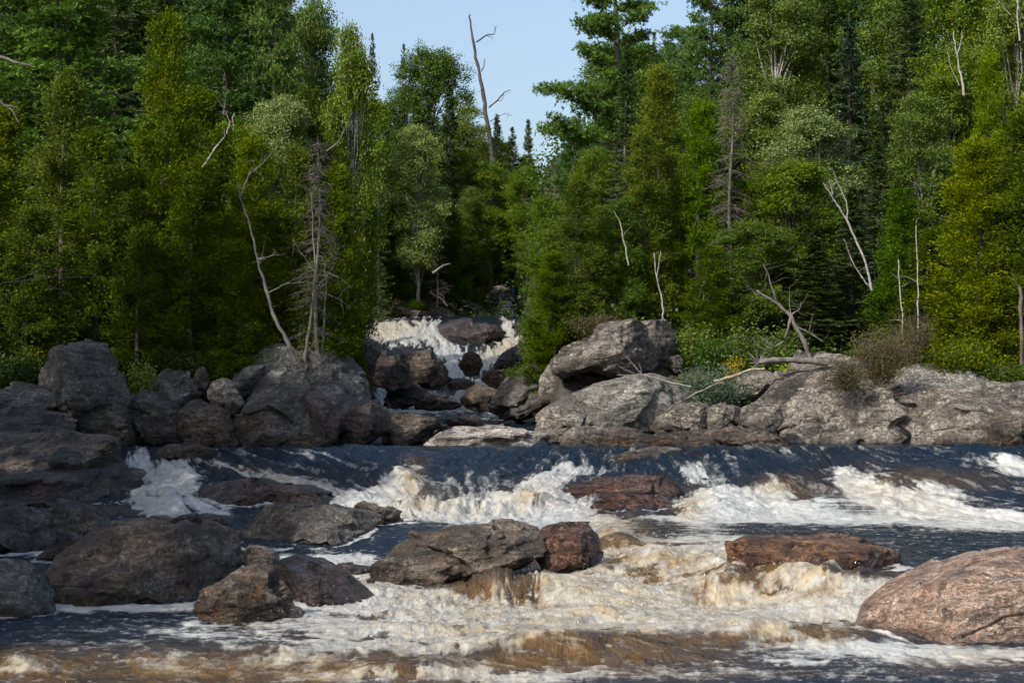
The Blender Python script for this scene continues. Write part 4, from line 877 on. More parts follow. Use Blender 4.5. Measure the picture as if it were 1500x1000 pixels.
GL = 'trees of the left bank forest'; GC = 'trees of the valley behind the falls'; GRt = 'trees of the right bank forest'; GO = 'trees of the left bank outside the frame'
TREES = [
 # left bank, front row
 ('cedar0', -25, 58.5, 230, 170, 'dark cedar cut by the left picture edge, behind the flat greenish slab', GL),
 ('cedar1', 55, 58.5, 300, 150, 'dark cedar rising straight behind the huge dark boulder, left side', GL),
 ('cedar2', 135, 59.5, 190, 160, 'dark cedar behind the right shoulder of the huge dark boulder', GL),
 ('yellow0', 222, 61.5, 15, 150, 'tall yellow-green cedar, highest narrow crown of the left bank', GL),
 ('cedar3', 205, 58.8, 330, 120, 'low dark cedar behind the bright green sapling', GL),
 ('cedar0', 290, 59.2, 225, 150, 'broad dark cedar behind the narrow upright stone', GL),
 ('yellow1', 365, 60.5, 195, 130, 'olive cedar crossed by the leaning bare trunk', GL),
 ('cedar1', 340, 59.0, 350, 110, 'low dark cedar between the broad dark cedar and the leaning trunk', GL),
 ('cedar2', 430, 61.0, 215, 125, 'olive cedar behind the two bare trunks on the pale bedrock', GL),
 ('yellow0', 492, 61.5, 240, 105, 'yellowish cedar last in the left front row above the white falls', GL),
 ('cedar3', 500, 62.5, 350, 70, 'short cedar hanging over the left edge of the upper waterfall', GL),
 ('cedar2', 465, 59.6, 380, 90, 'low bushy cedar right of the straight bare trunk', GL),
 ('cedar3', 100, 62.0, 110, 160, 'dark cedar half hidden under the upper left pine', GL),
 ('cedar1', 10, 63.0, 150, 170, 'dark cedar under the bare branch at the left picture edge', GL),
 ('cedar2', 290, 65.0, 130, 140, 'dark cedar just right of the tall yellow-green cedar', GL),
 # left bank, middle and back rows
 ('pine0', 95, 68, -40, 330, 'spreading white pine in the upper left with dark layered boughs', GL),
 ('pine1', -10, 70, -120, 300, 'white pine leaning in from the upper left picture corner', GL),
 ('pine2', 325, 74, -70, 250, 'bright green white pine with flat layered boughs, top of the left bank', GL),
 ('pine0', 180, 66, 200, 150, 'young pine with soft pale boughs among the dark cedars', GL),
 ('spruce0', 250, 78, -90, 170, 'dark spruce filling the sky behind the yellow-green cedar', GL),
 ('spruce1', 385, 80, -70, 170, 'tall black-green spruce right of the layered pine, cut by the top edge', GL),
 ('pine1', 400, 73, -90, 120, 'tall dark pine behind the pale leaved aspen, cut by the top edge', GL),
 ('spruce0', 170, 80, -120, 170, 'dark spruce behind the spreading pine, cut by the top edge', GL),
 ('spruce2', 40, 82, -160, 180, 'dark spruce behind the corner pine at upper left', GL),
 ('silver1', 408, 70, 135, 105, 'pale leaved aspen under the black-green spruce', GL),
 ('aspen0', 455, 84, -5, 130, 'yellow-green aspen forming the left shoulder of the skyline', GL),
 ('aspen1', 515, 72, 25, 100, 'aspen at the edge of the left forest against the sky', GL),
 ('cedar0', 440, 72, 130, 120, 'dark cedar below the skyline aspens', GL),
 ('broad0', 500, 78, 140, 130, 'round dark maple below the skyline aspens, left of the dead spruce', GL),
 ('dead0', 532, 74, 150, 70, 'grey dead spruce on the left edge of the valley', GL),
 ('dead1', 462, 59.0, 200, 100, 'thin grey dead conifer standing before the olive cedars', GL),
 ('broad2', 345, 68, 170, 150, 'round leafy maple between the layered pine and the olive cedars', GL),
 ('cedar3', 510, 74, 300, 80, 'cedar beside the valley behind the short overhanging cedar', GL),
 # valley
 ('spruce2', 546, 135, 48, 44, 'lone pointed spruce on the skyline beside the left aspens', GC),
 ('spruce2', 584, 140, 62, 46, 'slim grey-green spruce on the skyline left of the round maple', GC),
 ('broad1', 632, 138, 62, 118, 'big round maple on the skyline in the valley', GC),
 ('broad0', 590, 140, 120, 90, 'leafy maple under the two skyline spruces', GC),
 ('silver0', 608, 112.5, 178, 110, 'silvery pale aspen with a bare lower trunk in the valley', GC),
 ('spruce1', 565, 116, 150, 70, 'brown-green spruce left of the silvery aspen', GC),
 ('spruce0', 655, 124, 118, 80, 'narrow spruce standing before the big round maple', GC),
 ('aspen2', 685, 128, 150, 90, 'olive aspen at the foot of the tall bare snag', GC),
 ('spruce1', 728, 136, 165, 60, 'small dark spruce right of the tall bare snag', GC),
 ('spruce0', 775, 140, 172, 46, 'pointed black spruce at the lowest dip of the skyline', GC),
 ('spruce2', 750, 138, 185, 60, 'dark spruce between two pointed skyline spruces', GC),
 ('cedar0', 575, 113, 300, 70, 'dark cedar above the left lip of the waterfall', GC),
 ('bright0', 536, 108, 335, 50, 'light green cedar just left of the waterfall lip', GC),
 ('spruce1', 625, 117, 290, 70, 'dark spruce under the silvery aspen', GC),
 ('cedar2', 655, 116, 300, 70, 'green cedar above the middle of the waterfall', GC),
 ('cedar1', 695, 119, 290, 66, 'green cedar straight above the pale slabs', GC),
 ('broad2', 720, 126, 230, 90, 'leafy maple above the top water chute', GC),
 ('aspen0', 670, 126, 215, 90, 'olive aspen right of the silvery aspen', GC),
 ('bright1', 790, 105, 300, 60, 'light cedar behind the first cedar of the right bank', GC),
 ('dead1', 640, 112.5, 345, 60, 'grey dead conifer low in the dark of the valley', GC),
 ('broad0', 770, 118, 240, 80, 'dark maple where the valley meets the right bank', GC),
 ('spruce0', 600, 122, 240, 70, 'dark spruce behind the silvery aspen', GC),
 ('spruce2', 555, 105, 220, 60, 'thin spruce in front of the valley forest at its left edge', GC),
 ('broad1', 520, 110, 130, 120, 'dim maple in the gap behind the dead spruce', GC),
 ('broad2', 585, 114, 285, 80, 'low leafy maple just above the left half of the waterfall lip', GC),
 ('bright0', 618, 115.5, 310, 60, 'small bright cedar above the middle of the waterfall lip', GC),
 ('aspen1', 690, 121, 270, 60, 'low yellow-green aspen above the dark sloping hump', GC),
 ('bright1', 745, 127, 290, 70, 'light cedar high behind the top water chute', GC),
 ('cedar2', 548, 112, 260, 70, 'green cedar at the left end of the waterfall lip', GC),
 ('broad1', 665, 119, 330, 70, 'low dark maple over the small pale rounded rock', GC),
 # right bank, front row
 ('bright1', 802, 67, 285, 98, 'first light green cedar of the right bank, overhanging the falls', GRt),
 ('yellow1', 850, 66.5, 262, 105, 'yellowish cedar above the slanting dark slab', GRt),
 ('cedar2', 815, 66.0, 370, 90, 'low dense cedar on top of the slanting dark slab', GRt),
 ('bright0', 905, 67, 290, 110, 'light cedar behind the square topped boulder', GRt),
 ('yellow0', 975, 69.5, 95, 120, 'tallest pale green cedar of the right bank, ragged top', GRt),
 ('bright1', 1025, 69, 150, 110, 'tall light cedar left of the grey dead spruce', GRt),
 ('cedar3', 940, 68, 190, 100, 'mid green cedar left of the tallest pale green cedar', GRt),
 ('dead0', 1070, 67.5, 70, 95, 'tall grey dead spruce between the pale cedars and the poplars', GRt),
 ('cedar1', 1040, 65.5, 360, 100, 'low cedar above the grey stone in the shrubs', GRt),
 ('broad1', 1110, 66, 320, 140, 'dark leafy maple behind the forked grey dead tree', GRt),
 ('spruce1', 1190, 65.5, 345, 150, 'bushy young spruce behind the driftwood log', GRt),
 ('spruce0', 1248, 67, 270, 120, 'dark spruce beside the leaning white birch', GRt),
 ('bright0', 1310, 66, 275, 110, 'light green cedar left of the big right cedar, thin pale trunks below', GRt),
 ('cedar0', 1365, 65, 330, 110, 'low dark cedar behind the pale greenish crest', GRt),
 ('yellow1', 1425, 62.5, 200, 165, 'big broad cedar speckled rusty, standing on the right bedrock', GRt),
 ('cedar2', 1505, 62, 160, 180, 'broad dark cedar cut by the right picture edge', GRt),
 ('bright1', 1443, 68, 75, 85, 'small vivid green cedar high at the right under the bare white top', GRt),
 ('aspen2', 1350, 72, 130, 130, 'aspen with yellow flecks above the light green cedar', GRt),
 ('cedar1', 1475, 66, 240, 120, 'mid green cedar between the two broad right cedars', GRt),
 ('cedar1', 1600, 62, 150, 170, 'cedar standing just outside the right picture edge', GRt),
 ('bright0', 1690, 64, 120, 170, 'second cedar outside the right picture edge', GRt),
 ('broad0', 1780, 62, 100, 200, 'maple outside the right picture edge', GRt),
 # right bank, middle and back rows
 ('pine3', 903, 79, -110, 190, 'tall white pine against the sky, gateway of the right bank', GRt),
 ('spruce1', 912, 74, 60, 100, 'spruce growing against the trunk of the skyline white pine', GRt),
 ('pine3', 842, 84, 178, 60, 'small pine poking out of the slope into the sky gap', GRt),
 ('broad0', 868, 76, 215, 90, 'round maple on the slope under the white pine', GRt),
 ('spruce2', 960, 92, 45, 50, 'little pointed spruce in the sky gap right of the white pine', GRt),
 ('broad2', 955, 84, 90, 110, 'dark maple below the little pointed spruce', GRt),
 ('pine2', 1035, 90, -80, 120, 'bluish pine with drooping boughs at the top edge', GRt),
 ('blue0', 1085, 92, -70, 130, 'blue-green spruce at the top edge left of the poplars', GRt),
 ('aspen0', 1140, 82, -20, 150, 'tall aspen at the top of the right bank, left of the dark spruces', GRt),
 ('silver0', 1185, 72, 150, 170, 'pale leaved aspen above the leaning white birch', GRt),
 ('aspen1', 1110, 74, 130, 140, 'yellow flecked aspen right of the tall grey dead spruce', GRt),
 ('broad1', 1160, 69, 230, 150, 'full leafy maple under the pale leaved aspen', GRt),
 ('blue0', 1245, 80, 20, 130, 'dense blue-green spruce in the middle of the upper right forest', GRt),
 ('spruce0', 1215, 86, -60, 130, 'dark spruce behind the dense blue-green spruce', GRt),
 ('spruce1', 1335, 82, -50, 140, 'dark spruce cut by the top edge left of the bare white top', GRt),
 ('aspen2', 1290, 84, -10, 140, 'aspen between the two upper right spruces', GRt),
 ('broad0', 1395, 76, 60, 150, 'leafy maple just below the bare white top', GRt),
 ('aspen0', 1420, 86, -60, 150, 'tall aspen cut by the top edge near the right corner', GRt),
 ('aspen1', 1490, 78, -30, 150, 'aspen in the upper right picture corner', GRt),
 ('spruce2', 1535, 84, -100, 150, 'dark spruce behind the corner aspen at right', GRt),
 ('cedar0', 1090, 70, 250, 110, 'dark cedar right of the foot of the grey dead spruce', GRt),
 ('spruce1', 1290, 70, 200, 110, 'spruce in the dark gap left of the yellow flecked aspen', GRt),
 ('cedar3', 880, 70, 300, 90, 'dim cedar in the shade behind the front row, above the slanting slab', GRt),
 ('broad2', 1010, 76, 130, 140, 'dark maple behind the two tallest pale cedars', GRt),
]
for t in TREES: tree(*t)
for i, (X, D, tz, key) in enumerate([(-17, 49, 20, 'cedar1'), (-16.5, 44.5, 20, 'broad0'), (-17.5, 40, 17, 'cedar3'), (-16, 36, 16, 'broad1'), (-17, 32, 15, 'cedar0'), (-16.2, 28, 15, 'aspen0'), (-17, 24, 14, 'cedar2'), (-16, 20, 15, 'aspen1'), (-17, 16, 14, 'cedar1')]):
    px = X/D*F + CX
    tree(key, px, D, YH - (tz-CAMZ)/D*F, 5.4/D*F, 'tall tree of the left bank outside the picture, shading the rocks', GO)
_fr = random.Random(11)
for (lo_, hi_, lab, gr, n_, tmin) in ((-140, 400, 'dark conifer deep in the left bank forest, glimpsed between nearer crowns', GL, 22, -160), (880, 1640, 'dark conifer deep in the right bank forest, glimpsed between nearer crowns', GRt, 26, -150)):
    for i in range(n_):
        px = lo_ + (hi_-lo_)*(i+_fr.uniform(0.1, .9))/n_; D = _fr.uniform(113, 130) if lo_ < 0 else _fr.uniform(88, 112)
        lim = 0 if px < 400 or px > 1075 else 150
        tree(_fr.choice(['spruce0', 'spruce1', 'cedar0', 'pine0', 'broad0', 'cedar2', 'broad2']), px, D, _fr.uniform(tmin, 20)+lim*1.2, _fr.uniform(120, 170), lab, gr)
for i in range(12):
    px = 555 + i*19 + _fr.uniform(-6, 6)
    tree(_fr.choice(['spruce0', 'cedar1', 'broad2', 'cedar3']), px, _fr.uniform(150, 165), 190 + _fr.uniform(-25, 25) + (25 if px > 730 else 0), _fr.uniform(55, 75), 'dim tree on the far ridge at the end of the valley', GC)

# undergrowth that covers the forest floor between the trunks
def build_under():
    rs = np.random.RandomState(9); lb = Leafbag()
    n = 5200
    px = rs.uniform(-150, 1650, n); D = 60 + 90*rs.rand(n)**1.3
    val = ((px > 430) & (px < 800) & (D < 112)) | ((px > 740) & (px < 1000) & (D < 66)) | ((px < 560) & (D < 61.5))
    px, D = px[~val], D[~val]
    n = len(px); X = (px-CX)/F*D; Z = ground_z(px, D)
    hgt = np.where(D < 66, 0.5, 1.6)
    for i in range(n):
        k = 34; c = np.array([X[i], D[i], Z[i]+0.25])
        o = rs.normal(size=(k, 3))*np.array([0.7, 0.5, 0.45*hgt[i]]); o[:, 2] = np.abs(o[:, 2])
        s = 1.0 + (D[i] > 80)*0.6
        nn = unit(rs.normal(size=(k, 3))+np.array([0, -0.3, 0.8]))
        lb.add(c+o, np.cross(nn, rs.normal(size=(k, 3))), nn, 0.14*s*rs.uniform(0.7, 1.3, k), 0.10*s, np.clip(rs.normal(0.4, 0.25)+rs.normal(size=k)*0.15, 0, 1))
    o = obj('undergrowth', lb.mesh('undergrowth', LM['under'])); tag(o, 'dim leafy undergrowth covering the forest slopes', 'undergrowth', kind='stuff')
build_under()

# ------------------------------------------------------------------ shrubs and small plants
def shrub(name, label, px, py, D, wpx, hpx, mat, leaf=0.05, n=60, stems=14, twigs=True, group=None, bark=None, seed=0, cat='shrub'):
    rs = np.random.RandomState(200+seed); lb = Leafbag(); wb = Bag()
    b = P(px, py, D); w = wpx/F*D/2; h = hpx/F*D
    for i in range(stems):
        a = rs.rand()*6.28; r = w*math.sqrt(rs.rand())
        tip = np.array([math.cos(a)*r, math.sin(a)*r*0.8, h*rs.uniform(0.45, 1.0)*(1-0.35*(r/w)**2)])
        pts = wiggle((math.cos(a)*r*0.25, math.sin(a)*r*0.2, -0.1), tip, 5, 0.02*h, rs); wb.tube(pts, np.linspace(0.014, 0.004, 5), 3)
        for j in range(6):
            q = pts[2] + (pts[4]-pts[2])*rs.rand() ; e = q + unit(rs.normal(size=3)+[0, 0, .6])*0.22*h; wb.tube([q, e], [0.006, 0.002], 3)
        k = n; t = rs.uniform(0.2, 1.08, k)[:, None]
        pos = pts[0]*(1-t)+tip*t + rs.normal(size=(k, 3))*np.array([0.16*w+0.03, 0.16*w+0.03, 0.10*h+0.03])
        nn = unit(rs.normal(size=(k, 3))+np.array([0, 0, 0.6]))
        lb.add(pos, np.cross(nn, rs.normal(size=(k, 3))), nn, leaf*rs.uniform(0.7, 1.4, k), leaf*0.6, np.clip(rs.normal(0.5, 0.15)+rs.normal(size=k)*0.2, 0, 1))
    e = bpy.data.objects.new(name, None); C.objects.link(e); e.location = b; tag(e, label, cat, group)
    V, Q = wb.get(); obj('stems', make_mesh('stems', V, Q, bark or BARK), e); obj('foliage', lb.mesh('foliage', mat), e)
    return e
GS = 'shrubs growing on the bank rocks'
shrub('sapling', 'bright yellow-green sapling lit by sun between the dark left boulders', 208, 572, 55.2, 44, 46, LM['sap'], 0.08, 55, 12, seed=1, group=GS)
shrub('heath_bush', 'large brown and grey half dead bush on top of the great grey slope', 1290, 555, 58.2, 95, 85, LM['heath'], 0.05, 220, 40, seed=2, group=GS, bark=GREYBARK)
shrub('heath_bush', 'olive-brown low bush hanging over the left edge of the great grey slope', 1235, 566, 57.2, 70, 42, LM['heath'], 0.045, 200, 26, seed=3, group=GS)
shrub('heath_bush', 'ruddy brown bush at the foot of the pale thin trunks', 1335, 530, 60.5, 70, 80, LM['heath'], 0.05, 180, 30, seed=4, group=GS, bark=GREYBARK)
shrub('heath_bush', 'dark brown mossy bush draped over the left shoulder of the square topped boulder', 872, 488, 63.0, 90, 32, LM['heath'], 0.05, 240, 26, seed=5, group=GS)
shrub('shrub', 'leafy green shrub right of the square topped boulder', 1010, 530, 63.6, 60, 62, LM['aspen'], 0.09, 120, 26, seed=6, group=GS)
shrub('shrub', 'dark green shrub left of the yellow flowers', 1045, 535, 62.5, 60, 40, LM['broad'], 0.09, 120, 22, seed=7, group=GS)
shrub('shrub', 'feathery dark evergreen branches lying over the stones under the white bare branch', 1045, 590, 59.0, 110, 60, LM['spruce_blue'], 0.07, 150, 26, seed=8, group=GS)
shrub('shrub', 'bright leafy shrub under the driftwood log', 1180, 562, 60.0, 75, 34, LM['sap'], 0.08, 120, 20, seed=9, group=GS)
shrub('shrub', 'low cedar scrub at the top of the slanting dark slab', 822, 508, 66.5, 36, 24, LM['cedar_yellow'], 0.09, 120, 20, seed=10, group=GS)
shrub('shrub', 'dark shrub behind the pinkish block under the forked grey tree', 1110, 545, 62.5, 120, 70, LM['broad'], 0.09, 160, 34, seed=11, group=GS)
shrub('shrub', 'low green bush behind the pale greenish crest of bedrock', 1400, 545, 60.5, 120, 50, LM['cedar'], 0.09, 160, 34, seed=12, group=GS)
shrub('shrub', 'low green bush at the right picture edge above the bedrock wall', 1485, 565, 59.5, 90, 40, LM['cedar'], 0.09, 160, 28, seed=13, group=GS)
shrub('shrub', 'red and green low bush on the left end of the waterfall lip', 560, 464, 109, 60, 26, LM['heath'], 0.12, 120, 20, seed=14, group=GS)
shrub('shrub', 'yellow-green tuft on the brown ledge of the waterfall lip', 608, 452, 112, 26, 12, LM['sap'], 0.10, 80, 12, seed=15, group=GS)
shrub('shrub', 'dim green shrub at the water side of the left forest over the pale bedrock', 480, 520, 59.5, 90, 40, LM['cedar'], 0.09, 160, 26, seed=16, group=GS)
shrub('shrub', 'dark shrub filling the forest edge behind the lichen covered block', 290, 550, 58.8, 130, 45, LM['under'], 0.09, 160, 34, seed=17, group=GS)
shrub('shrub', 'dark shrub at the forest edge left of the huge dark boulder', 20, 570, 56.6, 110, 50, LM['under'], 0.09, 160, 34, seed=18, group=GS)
fl = shrub('flowering_plant', 'small plant with yellow flowers above the pinkish block', 1072, 545, 61.8, 34, 24, LM['flower'], 0.05, 40, 12, seed=19, group=GS, cat='plant')

# ------------------------------------------------------------------ bare trunks, snags and driftwood
def snag(name, label, D, lines, mat, cat='dead tree', seed=0, twigs=0, dd=0.0, group=None):
    """lines: list of ([(px,py) or (px,py,dD)...], r0, r1); the first is the stem, others become branches"""
    rs = np.random.RandomState(300+seed); stem = Bag(); br = Bag(); nbr = 0; brs = []; rk = 0.5 if mat is BIRCH else 0.62
    p0 = P(lines[0][0][0][0], lines[0][0][0][1], D)
    for i, (pp, r0, r1) in enumerate(lines):
        pts = np.array([P(q[0], q[1], D + (q[2] if len(q) > 2 else 0)) for q in pp]) - p0
        # densify with small wiggles
        out = [pts[0]]
        for a, b in zip(pts[:-1], pts[1:]):
            m = 4; L = np.linalg.norm(b-a)
            for j in range(1, m+1): out.append(a+(b-a)*j/m + (rs.normal(size=3)*0.018*L if j < m else 0))
        out = np.array(out); R = rk*np.linspace(r0, r1, len(out))*(1+0.1*rs.normal(size=len(out)))
        (stem if i == 0 else br).tube(out, R, 8 if i == 0 else 5)
        if i: nbr += 1
        for k in range(twigs):
            j = rs.randint(len(out)//3, len(out)); L = rs.uniform(0.15, 0.7); d = unit(rs.normal(size=3)+[0, 0, .3])
            q = out[j]; (stem if i == 0 else br).tube(wiggle(q, q+d*L, 4, 0.03, rs), np.linspace(max(0.006, r1*0.5), 0.003, 4), 3); nbr += 1
        if i or twigs:
            if br.n: brs.append(br)
            br = Bag()
    e = bpy.data.objects.new(name, None); C.objects.link(e); e.location = p0; tag(e, label, cat, group)
    V, Q = stem.get(); obj('trunk', make_mesh('trunk', V, Q, mat), e)
    for br in brs: V, Q = br.get(); obj('branch', make_mesh('branch', V, Q, mat), e)
    return e
snag('dead_tree', 'tall bare grey snag leaning against the sky above the valley', 132, [([(722,300),(716,190),(708,140),(700,95),(692,55),(687,24)], .31, .08), ([(687,24),(690,22)], .07, .03), ([(697,62),(712,52),(724,50),(727,38)], .10, .03), ([(712,52),(722,56)], .05, .02), ([(705,105),(709,98),(710,86)], .08, .03), ([(716,158),(728,148),(738,136),(748,132)], .10, .04), ([(728,148),(735,148),(738,138)], .05, .02), ([(714,165),(700,170),(690,172)], .05, .02), ([(700,90),(696,98)], .04, .02), ([(718,178),(740,166),(750,170)], .05, .02)], DARKDEAD, seed=1, twigs=2)
snag('dead_tree', 'leaning bare trunk with spread roots on the pale bedrock of the left bank', 58.0, [([(432,530),(424,505),(405,470),(392,430),(378,380),(366,330),(352,290),(350,270)], .11, .02), ([(378,380),(395,376),(402,372)], .05, .02), ([(352,290),(365,255),(372,235)], .05, .015), ([(365,255),(385,240),(400,222)], .03, .01), ([(424,505),(436,520),(440,535)], .07, .02), ([(424,505),(414,522),(405,535)], .07, .02), ([(392,430),(420,415),(450,412),(470,420),(480,412)], .035, .01), ([(420,415),(440,405),(460,385)], .02, .007)], GREYBARK, seed=2, twigs=5)
snag('dead_tree', 'straight thin bare trunk rooted beside the leaning one', 58.2, [([(446,530),(450,505),(455,470),(459,430),(462,400),(458,330),(456,280)], .085, .02), ([(450,505),(443,525),(436,535)], .04, .015), ([(450,505),(460,520),(468,528)], .04, .015), ([(459,430),(480,400),(495,405),(515,420)], .025, .008), ([(462,400),(440,370),(430,350)], .022, .006)], GREYBARK, seed=3, twigs=7)
snag('dead_tree', 'bare twiggy stem right of the straight thin trunk', 58.6, [([(470,530),(474,480),(478,430),(476,380)], .05, .015), ([(478,430),(500,440),(512,450)], .02, .006)], GREYBARK, seed=4, twigs=9)
snag('dead_branch', 'forked white dead branch showing among the dark pines of the left bank', 59.0, [([(296,245),(316,216),(330,200),(337,180),(344,166)], .06, .02), ([(337,180),(328,160),(330,148)], .025, .008)], BIRCH, 'dead branch', 5, 2)
snag('dead_branch', 'thin curved pale branch at the right edge of the left forest', 70.0, [([(478,222),(494,210),(504,190),(516,165)], .05, .015)], GREYBARK, 'dead branch', 6, 2)
snag('dead_branch', 'short grey branch stub high at the left picture edge', 56.5, [([(-30,75),(0,84),(25,92),(47,97)], .10, .04)], GREYBARK, 'dead branch', 7, 0)
snag('dead_branch', 'grey arching branch below the stub at the left picture edge', 56.5, [([(-30,130),(0,148),(18,162),(28,180)], .08, .02), ([(10,155),(30,158)], .04, .015)], GREYBARK, 'dead branch', 8, 1)
snag('leafy_branch', 'long thin bare branch reaching in low from the left picture edge', 55.0, [([(-40,425),(20,412),(80,405),(150,408)], .035, .008), ([(20,412),(60,395),(110,396)], .02, .006), ([(40,410),(90,425),(110,440)], .02, .006)], GREYBARK, 'dead branch', 9, 10)
snag('birch_tree', 'leaning white birch trunk forking toward the right forest', 63.5, [([(1277,425),(1268,385),(1255,355),(1242,325),(1225,298),(1206,268)], .10, .03), ([(1242,325),(1240,295),(1228,270),(1220,250)], .055, .015), ([(1277,425),(1262,405),(1245,375),(1236,350)], .05, .015), ([(1220,285),(1214,262)], .03, .01)], BIRCH, 'tree', 10, 2)
snag('birch_tree', 'short white forked birch stem behind the square topped boulder', 63.8, [([(972,470),(970,440),(962,405),(958,370)], .06, .03), ([(962,405),(965,385),(968,368)], .035, .02)], BIRCH, 'tree', 11, 1)
snag('birch_tree', 'slim curved white birch stem in the light cedars of the right bank', 64.5, [([(921,388),(914,355),(908,325),(900,310)], .05, .025)], BIRCH, 'tree', 12, 1)
snag('dead_tree', 'bare white forked tree top high in the right forest', 66.5, [([(1412,140),(1408,110),(1402,80),(1397,46)], .09, .04), ([(1402,80),(1408,62),(1409,46)], .04, .02), ([(1405,125),(1392,95),(1386,70)], .03, .01)], BIRCH, 'dead tree', 13, 2)
snag('dead_tree', 'bare white twigged top at the upper right corner', 68, [([(1494,60),(1490,20),(1492,-20)], .07, .04), ([(1480,22),(1465,5),(1455,-10)], .03, .01)], BIRCH, 'dead tree', 14, 3)
snag('dead_tree', 'forked weathered grey dead tree above the driftwood log', 60.0, [([(1187,525),(1178,500),(1165,478),(1158,462),(1140,445),(1118,432),(1108,425)], .13, .05), ([(1158,462),(1155,480),(1148,500),(1135,508),(1122,500),(1118,495)], .08, .015), ([(1158,462),(1172,452),(1174,442)], .05, .015), ([(1140,445),(1130,420),(1125,400),(1118,388)], .05, .02), ([(1118,432),(1105,430),(1100,420)], .03, .01), ([(1158,462),(1156,440),(1157,420)], .03, .01), ([(1165,478),(1185,487),(1205,500)], .06, .03), ([(1135,508),(1120,512),(1110,505)], .02, .007)], GREYBARK, seed=15, twigs=5)
snag('driftwood_log', 'dark driftwood log with a splintered root end, resting on the right bank', 59.0, [([(1212,532),(1185,528),(1155,527),(1125,528),(1112,531)], .15, .12), ([(1112,531),(1100,520),(1096,515)], .07, .01), ([(1112,531),(1106,512)], .06, .01), ([(1112,531),(1120,514)], .06, .01), ([(1112,531),(1128,518)], .06, .01), ([(1112,531),(1096,532)], .06, .01), ([(1112,531),(1098,542)], .07, .01), ([(1112,531),(1104,548)], .06, .01), ([(1118,530),(1113,518)], .07, .01), ([(1112,531),(1100,526)], .05, .01)], GREYBARK, 'log', 16, 0)
snag('driftwood_log', 'peeled pale log leaning below the splintered root end', 58.6, [([(1046,559),(1060,555),(1082,548),(1100,541),(1120,540)], .09, .05)], PEELED, 'log', 17, 0)
snag('dead_branch', 'white bare branch lying across the smooth pale dome of rock', 57.3, [([(1012,566),(990,562),(965,555),(940,548),(920,550),(905,549)], .05, .015), ([(940,548),(925,530),(915,520)], .03, .01), ([(940,548),(936,530)], .02, .008), ([(930,548),(910,538),(902,532)], .018, .006)], BIRCH, 'dead branch', 18, 1)
snag('dead_branch', 'grey fallen branch slanting down through the evergreen boughs', 57.8, [([(1060,560),(1020,575),(985,595),(960,615)], .06, .03)], GREYBARK, 'dead branch', 19, 1)
snag('dead_tree', 'grey drooping dead boughs behind the square topped boulder', 65.0, [([(1035,470),(1030,440),(1032,410),(1040,380)], .06, .02), ([(1032,410),(1022,440),(1018,465)], .025, .006), ([(1035,420),(1045,445),(1048,470)], .025, .006), ([(1030,440),(1018,460),(1012,475)], .02, .006)], GREYBARK, seed=20, twigs=10)
snag('bare_trunk', 'thin pale trunk left of the rusty big cedar, first of two', 61.8, [([(1325,525),(1322,470),(1318,420),(1316,380)], .05, .025)], PALEBARK, 'tree trunk', 21, 3)
snag('bare_trunk', 'thin pale trunk nearest the rusty big cedar', 61.8, [([(1345,520),(1345,460),(1344,400),(1342,330)], .05, .025)], PALEBARK, 'tree trunk', 22, 2)
snag('bare_trunk', 'straight dark trunk of the cedar at the right picture edge', 60.2, [([(1497,545),(1496,480),(1494,420)], .10, .08)], BARK, 'tree trunk', 23, 1)
snag('dead_branch', 'two thin bare sticks on the waterfall lip below the dark valley trees', 111, [([(655,448),(645,436),(632,430)], .05, .02), ([(652,446),(650,434),(640,428)], .04, .02)], GREYBARK, 'dead branch', 24, 1)
snag('dead_branch', 'short pale fallen trunk glimmering in the dark valley', 111, [([(634,400),(648,390),(660,386)], .14, .05)], GREYBARK, 'dead branch', 25, 0)
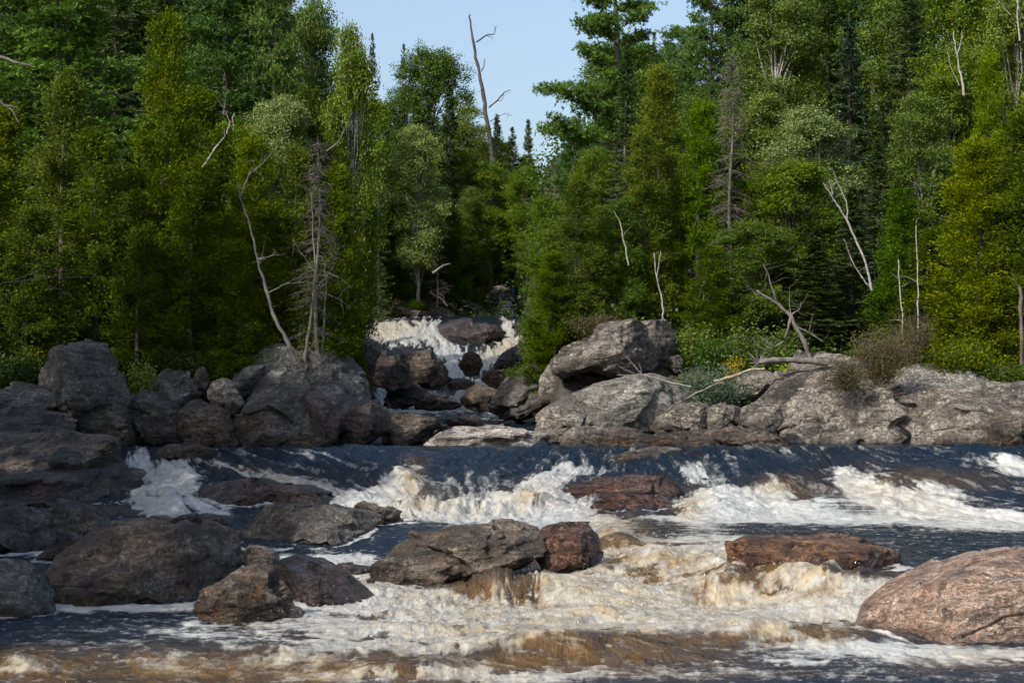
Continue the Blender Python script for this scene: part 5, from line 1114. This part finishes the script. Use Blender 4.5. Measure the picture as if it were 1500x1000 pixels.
# the long horizontal bough of the skyline pine
def bough():
    rs = np.random.RandomState(77); lb = Leafbag(); wb = Bag(); D = 77.5
    p0 = P(905, 138, D+1.0)
    pts = np.array([P(905,138,D+1), P(880,134,D+.4), P(850,133,D), P(820,132,D-.2), P(792,130,D-.3)])-p0
    wb.tube(pts, [.09, .07, .05, .03, .012], 6)
    for i in range(60):
        t = rs.uniform(0.12, 1.0); q = np.array([np.interp(t*4, range(5), pts[:, j]) for j in range(3)])
        c = q + np.array([rs.normal()*0.15, rs.normal()*0.35, rs.normal()*0.12+0.02])
        for k in range(8):
            cc = c+rs.normal(size=3)*np.array([.16, .16, .07]); n = 13
            ax = unit(rs.normal(size=(n, 3))+np.array([-0.6, 0, 0.3])); L = rs.uniform(.10, .17, n)
            lb.add(cc+ax*L[:, None]*.5, ax, rs.normal(size=(n, 3)), L, .028, np.clip(rs.normal(.5, .2)+rs.normal(size=n)*.1, 0, 1))
    e = [o for o in C.objects if o.get('label', '').startswith('tall white pine against')][0]
    inv = np.array(e.location); V, Q = wb.get()
    for nm, me in (('bough', make_mesh('bough', V, Q, BARK)), ('needles', lb.mesh('needles', LM['pine']))):
        o = obj(nm, me, e)
        bpy.context.view_layer.update()
        from mathutils import Matrix
        o.matrix_parent_inverse = e.matrix_world.inverted(); o.location = p0
        if nm == 'bough': bo = o
        else: nd = o
    bpy.context.view_layer.update()
    mw = nd.matrix_world.copy(); nd.parent = bo; nd.matrix_parent_inverse = bo.matrix_world.inverted(); nd.matrix_world = mw
bough()

# ------------------------------------------------------------------ light, sky, camera
sc = bpy.context.scene
sun_dir = np.array([-0.52, -0.55, 0.62]); sun_dir /= np.linalg.norm(sun_dir)
el = math.asin(sun_dir[2]); az = math.atan2(sun_dir[0], sun_dir[1])
w = bpy.data.worlds.new('World'); sc.world = w; w.use_nodes = True
nt = w.node_tree; nt.nodes.clear()
sky = nt.nodes.new('ShaderNodeTexSky'); sky.sky_type = 'NISHITA'; sky.sun_disc = False; sky.sun_elevation = el; sky.sun_rotation = az
sky.altitude = 200; sky.air_density = 1.0; sky.dust_density = 4.0; sky.ozone_density = 1.2
bg = nt.nodes.new('ShaderNodeBackground'); bg.inputs[1].default_value = 0.15
wo = nt.nodes.new('ShaderNodeOutputWorld'); nt.links.new(sky.outputs[0], bg.inputs[0]); nt.links.new(bg.outputs[0], wo.inputs[0])
from mathutils import Vector
L = bpy.data.lights.new('sun', 'SUN'); L.energy = 3.8; L.angle = math.radians(0.5); L.color = (1.0, 0.95, 0.87)
lo = bpy.data.objects.new('sun', L); C.objects.link(lo); lo.rotation_euler = Vector(sun_dir).to_track_quat('Z', 'Y').to_euler(); lo.location = (-20, 0, 30)
cam = bpy.data.cameras.new('camera'); cam.lens = 36*F/1500; cam.sensor_width = 36; cam.shift_y = 60/1500; cam.clip_end = 3000
co = bpy.data.objects.new('camera', cam); C.objects.link(co); co.location = (0, 0, CAMZ); co.rotation_euler = (math.radians(90), 0, 0)
sc.camera = co
sc.view_settings.view_transform = 'Standard'; sc.view_settings.look = 'None'; sc.view_settings.exposure = 0.5; sc.view_settings.gamma = 1.0
sc.cycles.max_bounces = 5; sc.cycles.diffuse_bounces = 3; sc.cycles.glossy_bounces = 2; sc.cycles.transmission_bounces = 2
sc.cycles.use_adaptive_sampling = True; sc.cycles.adaptive_threshold = 0.03
sc.cycles.use_denoising = True
try: sc.cycles.denoiser = 'OPENIMAGEDENOISE'
except Exception: pass
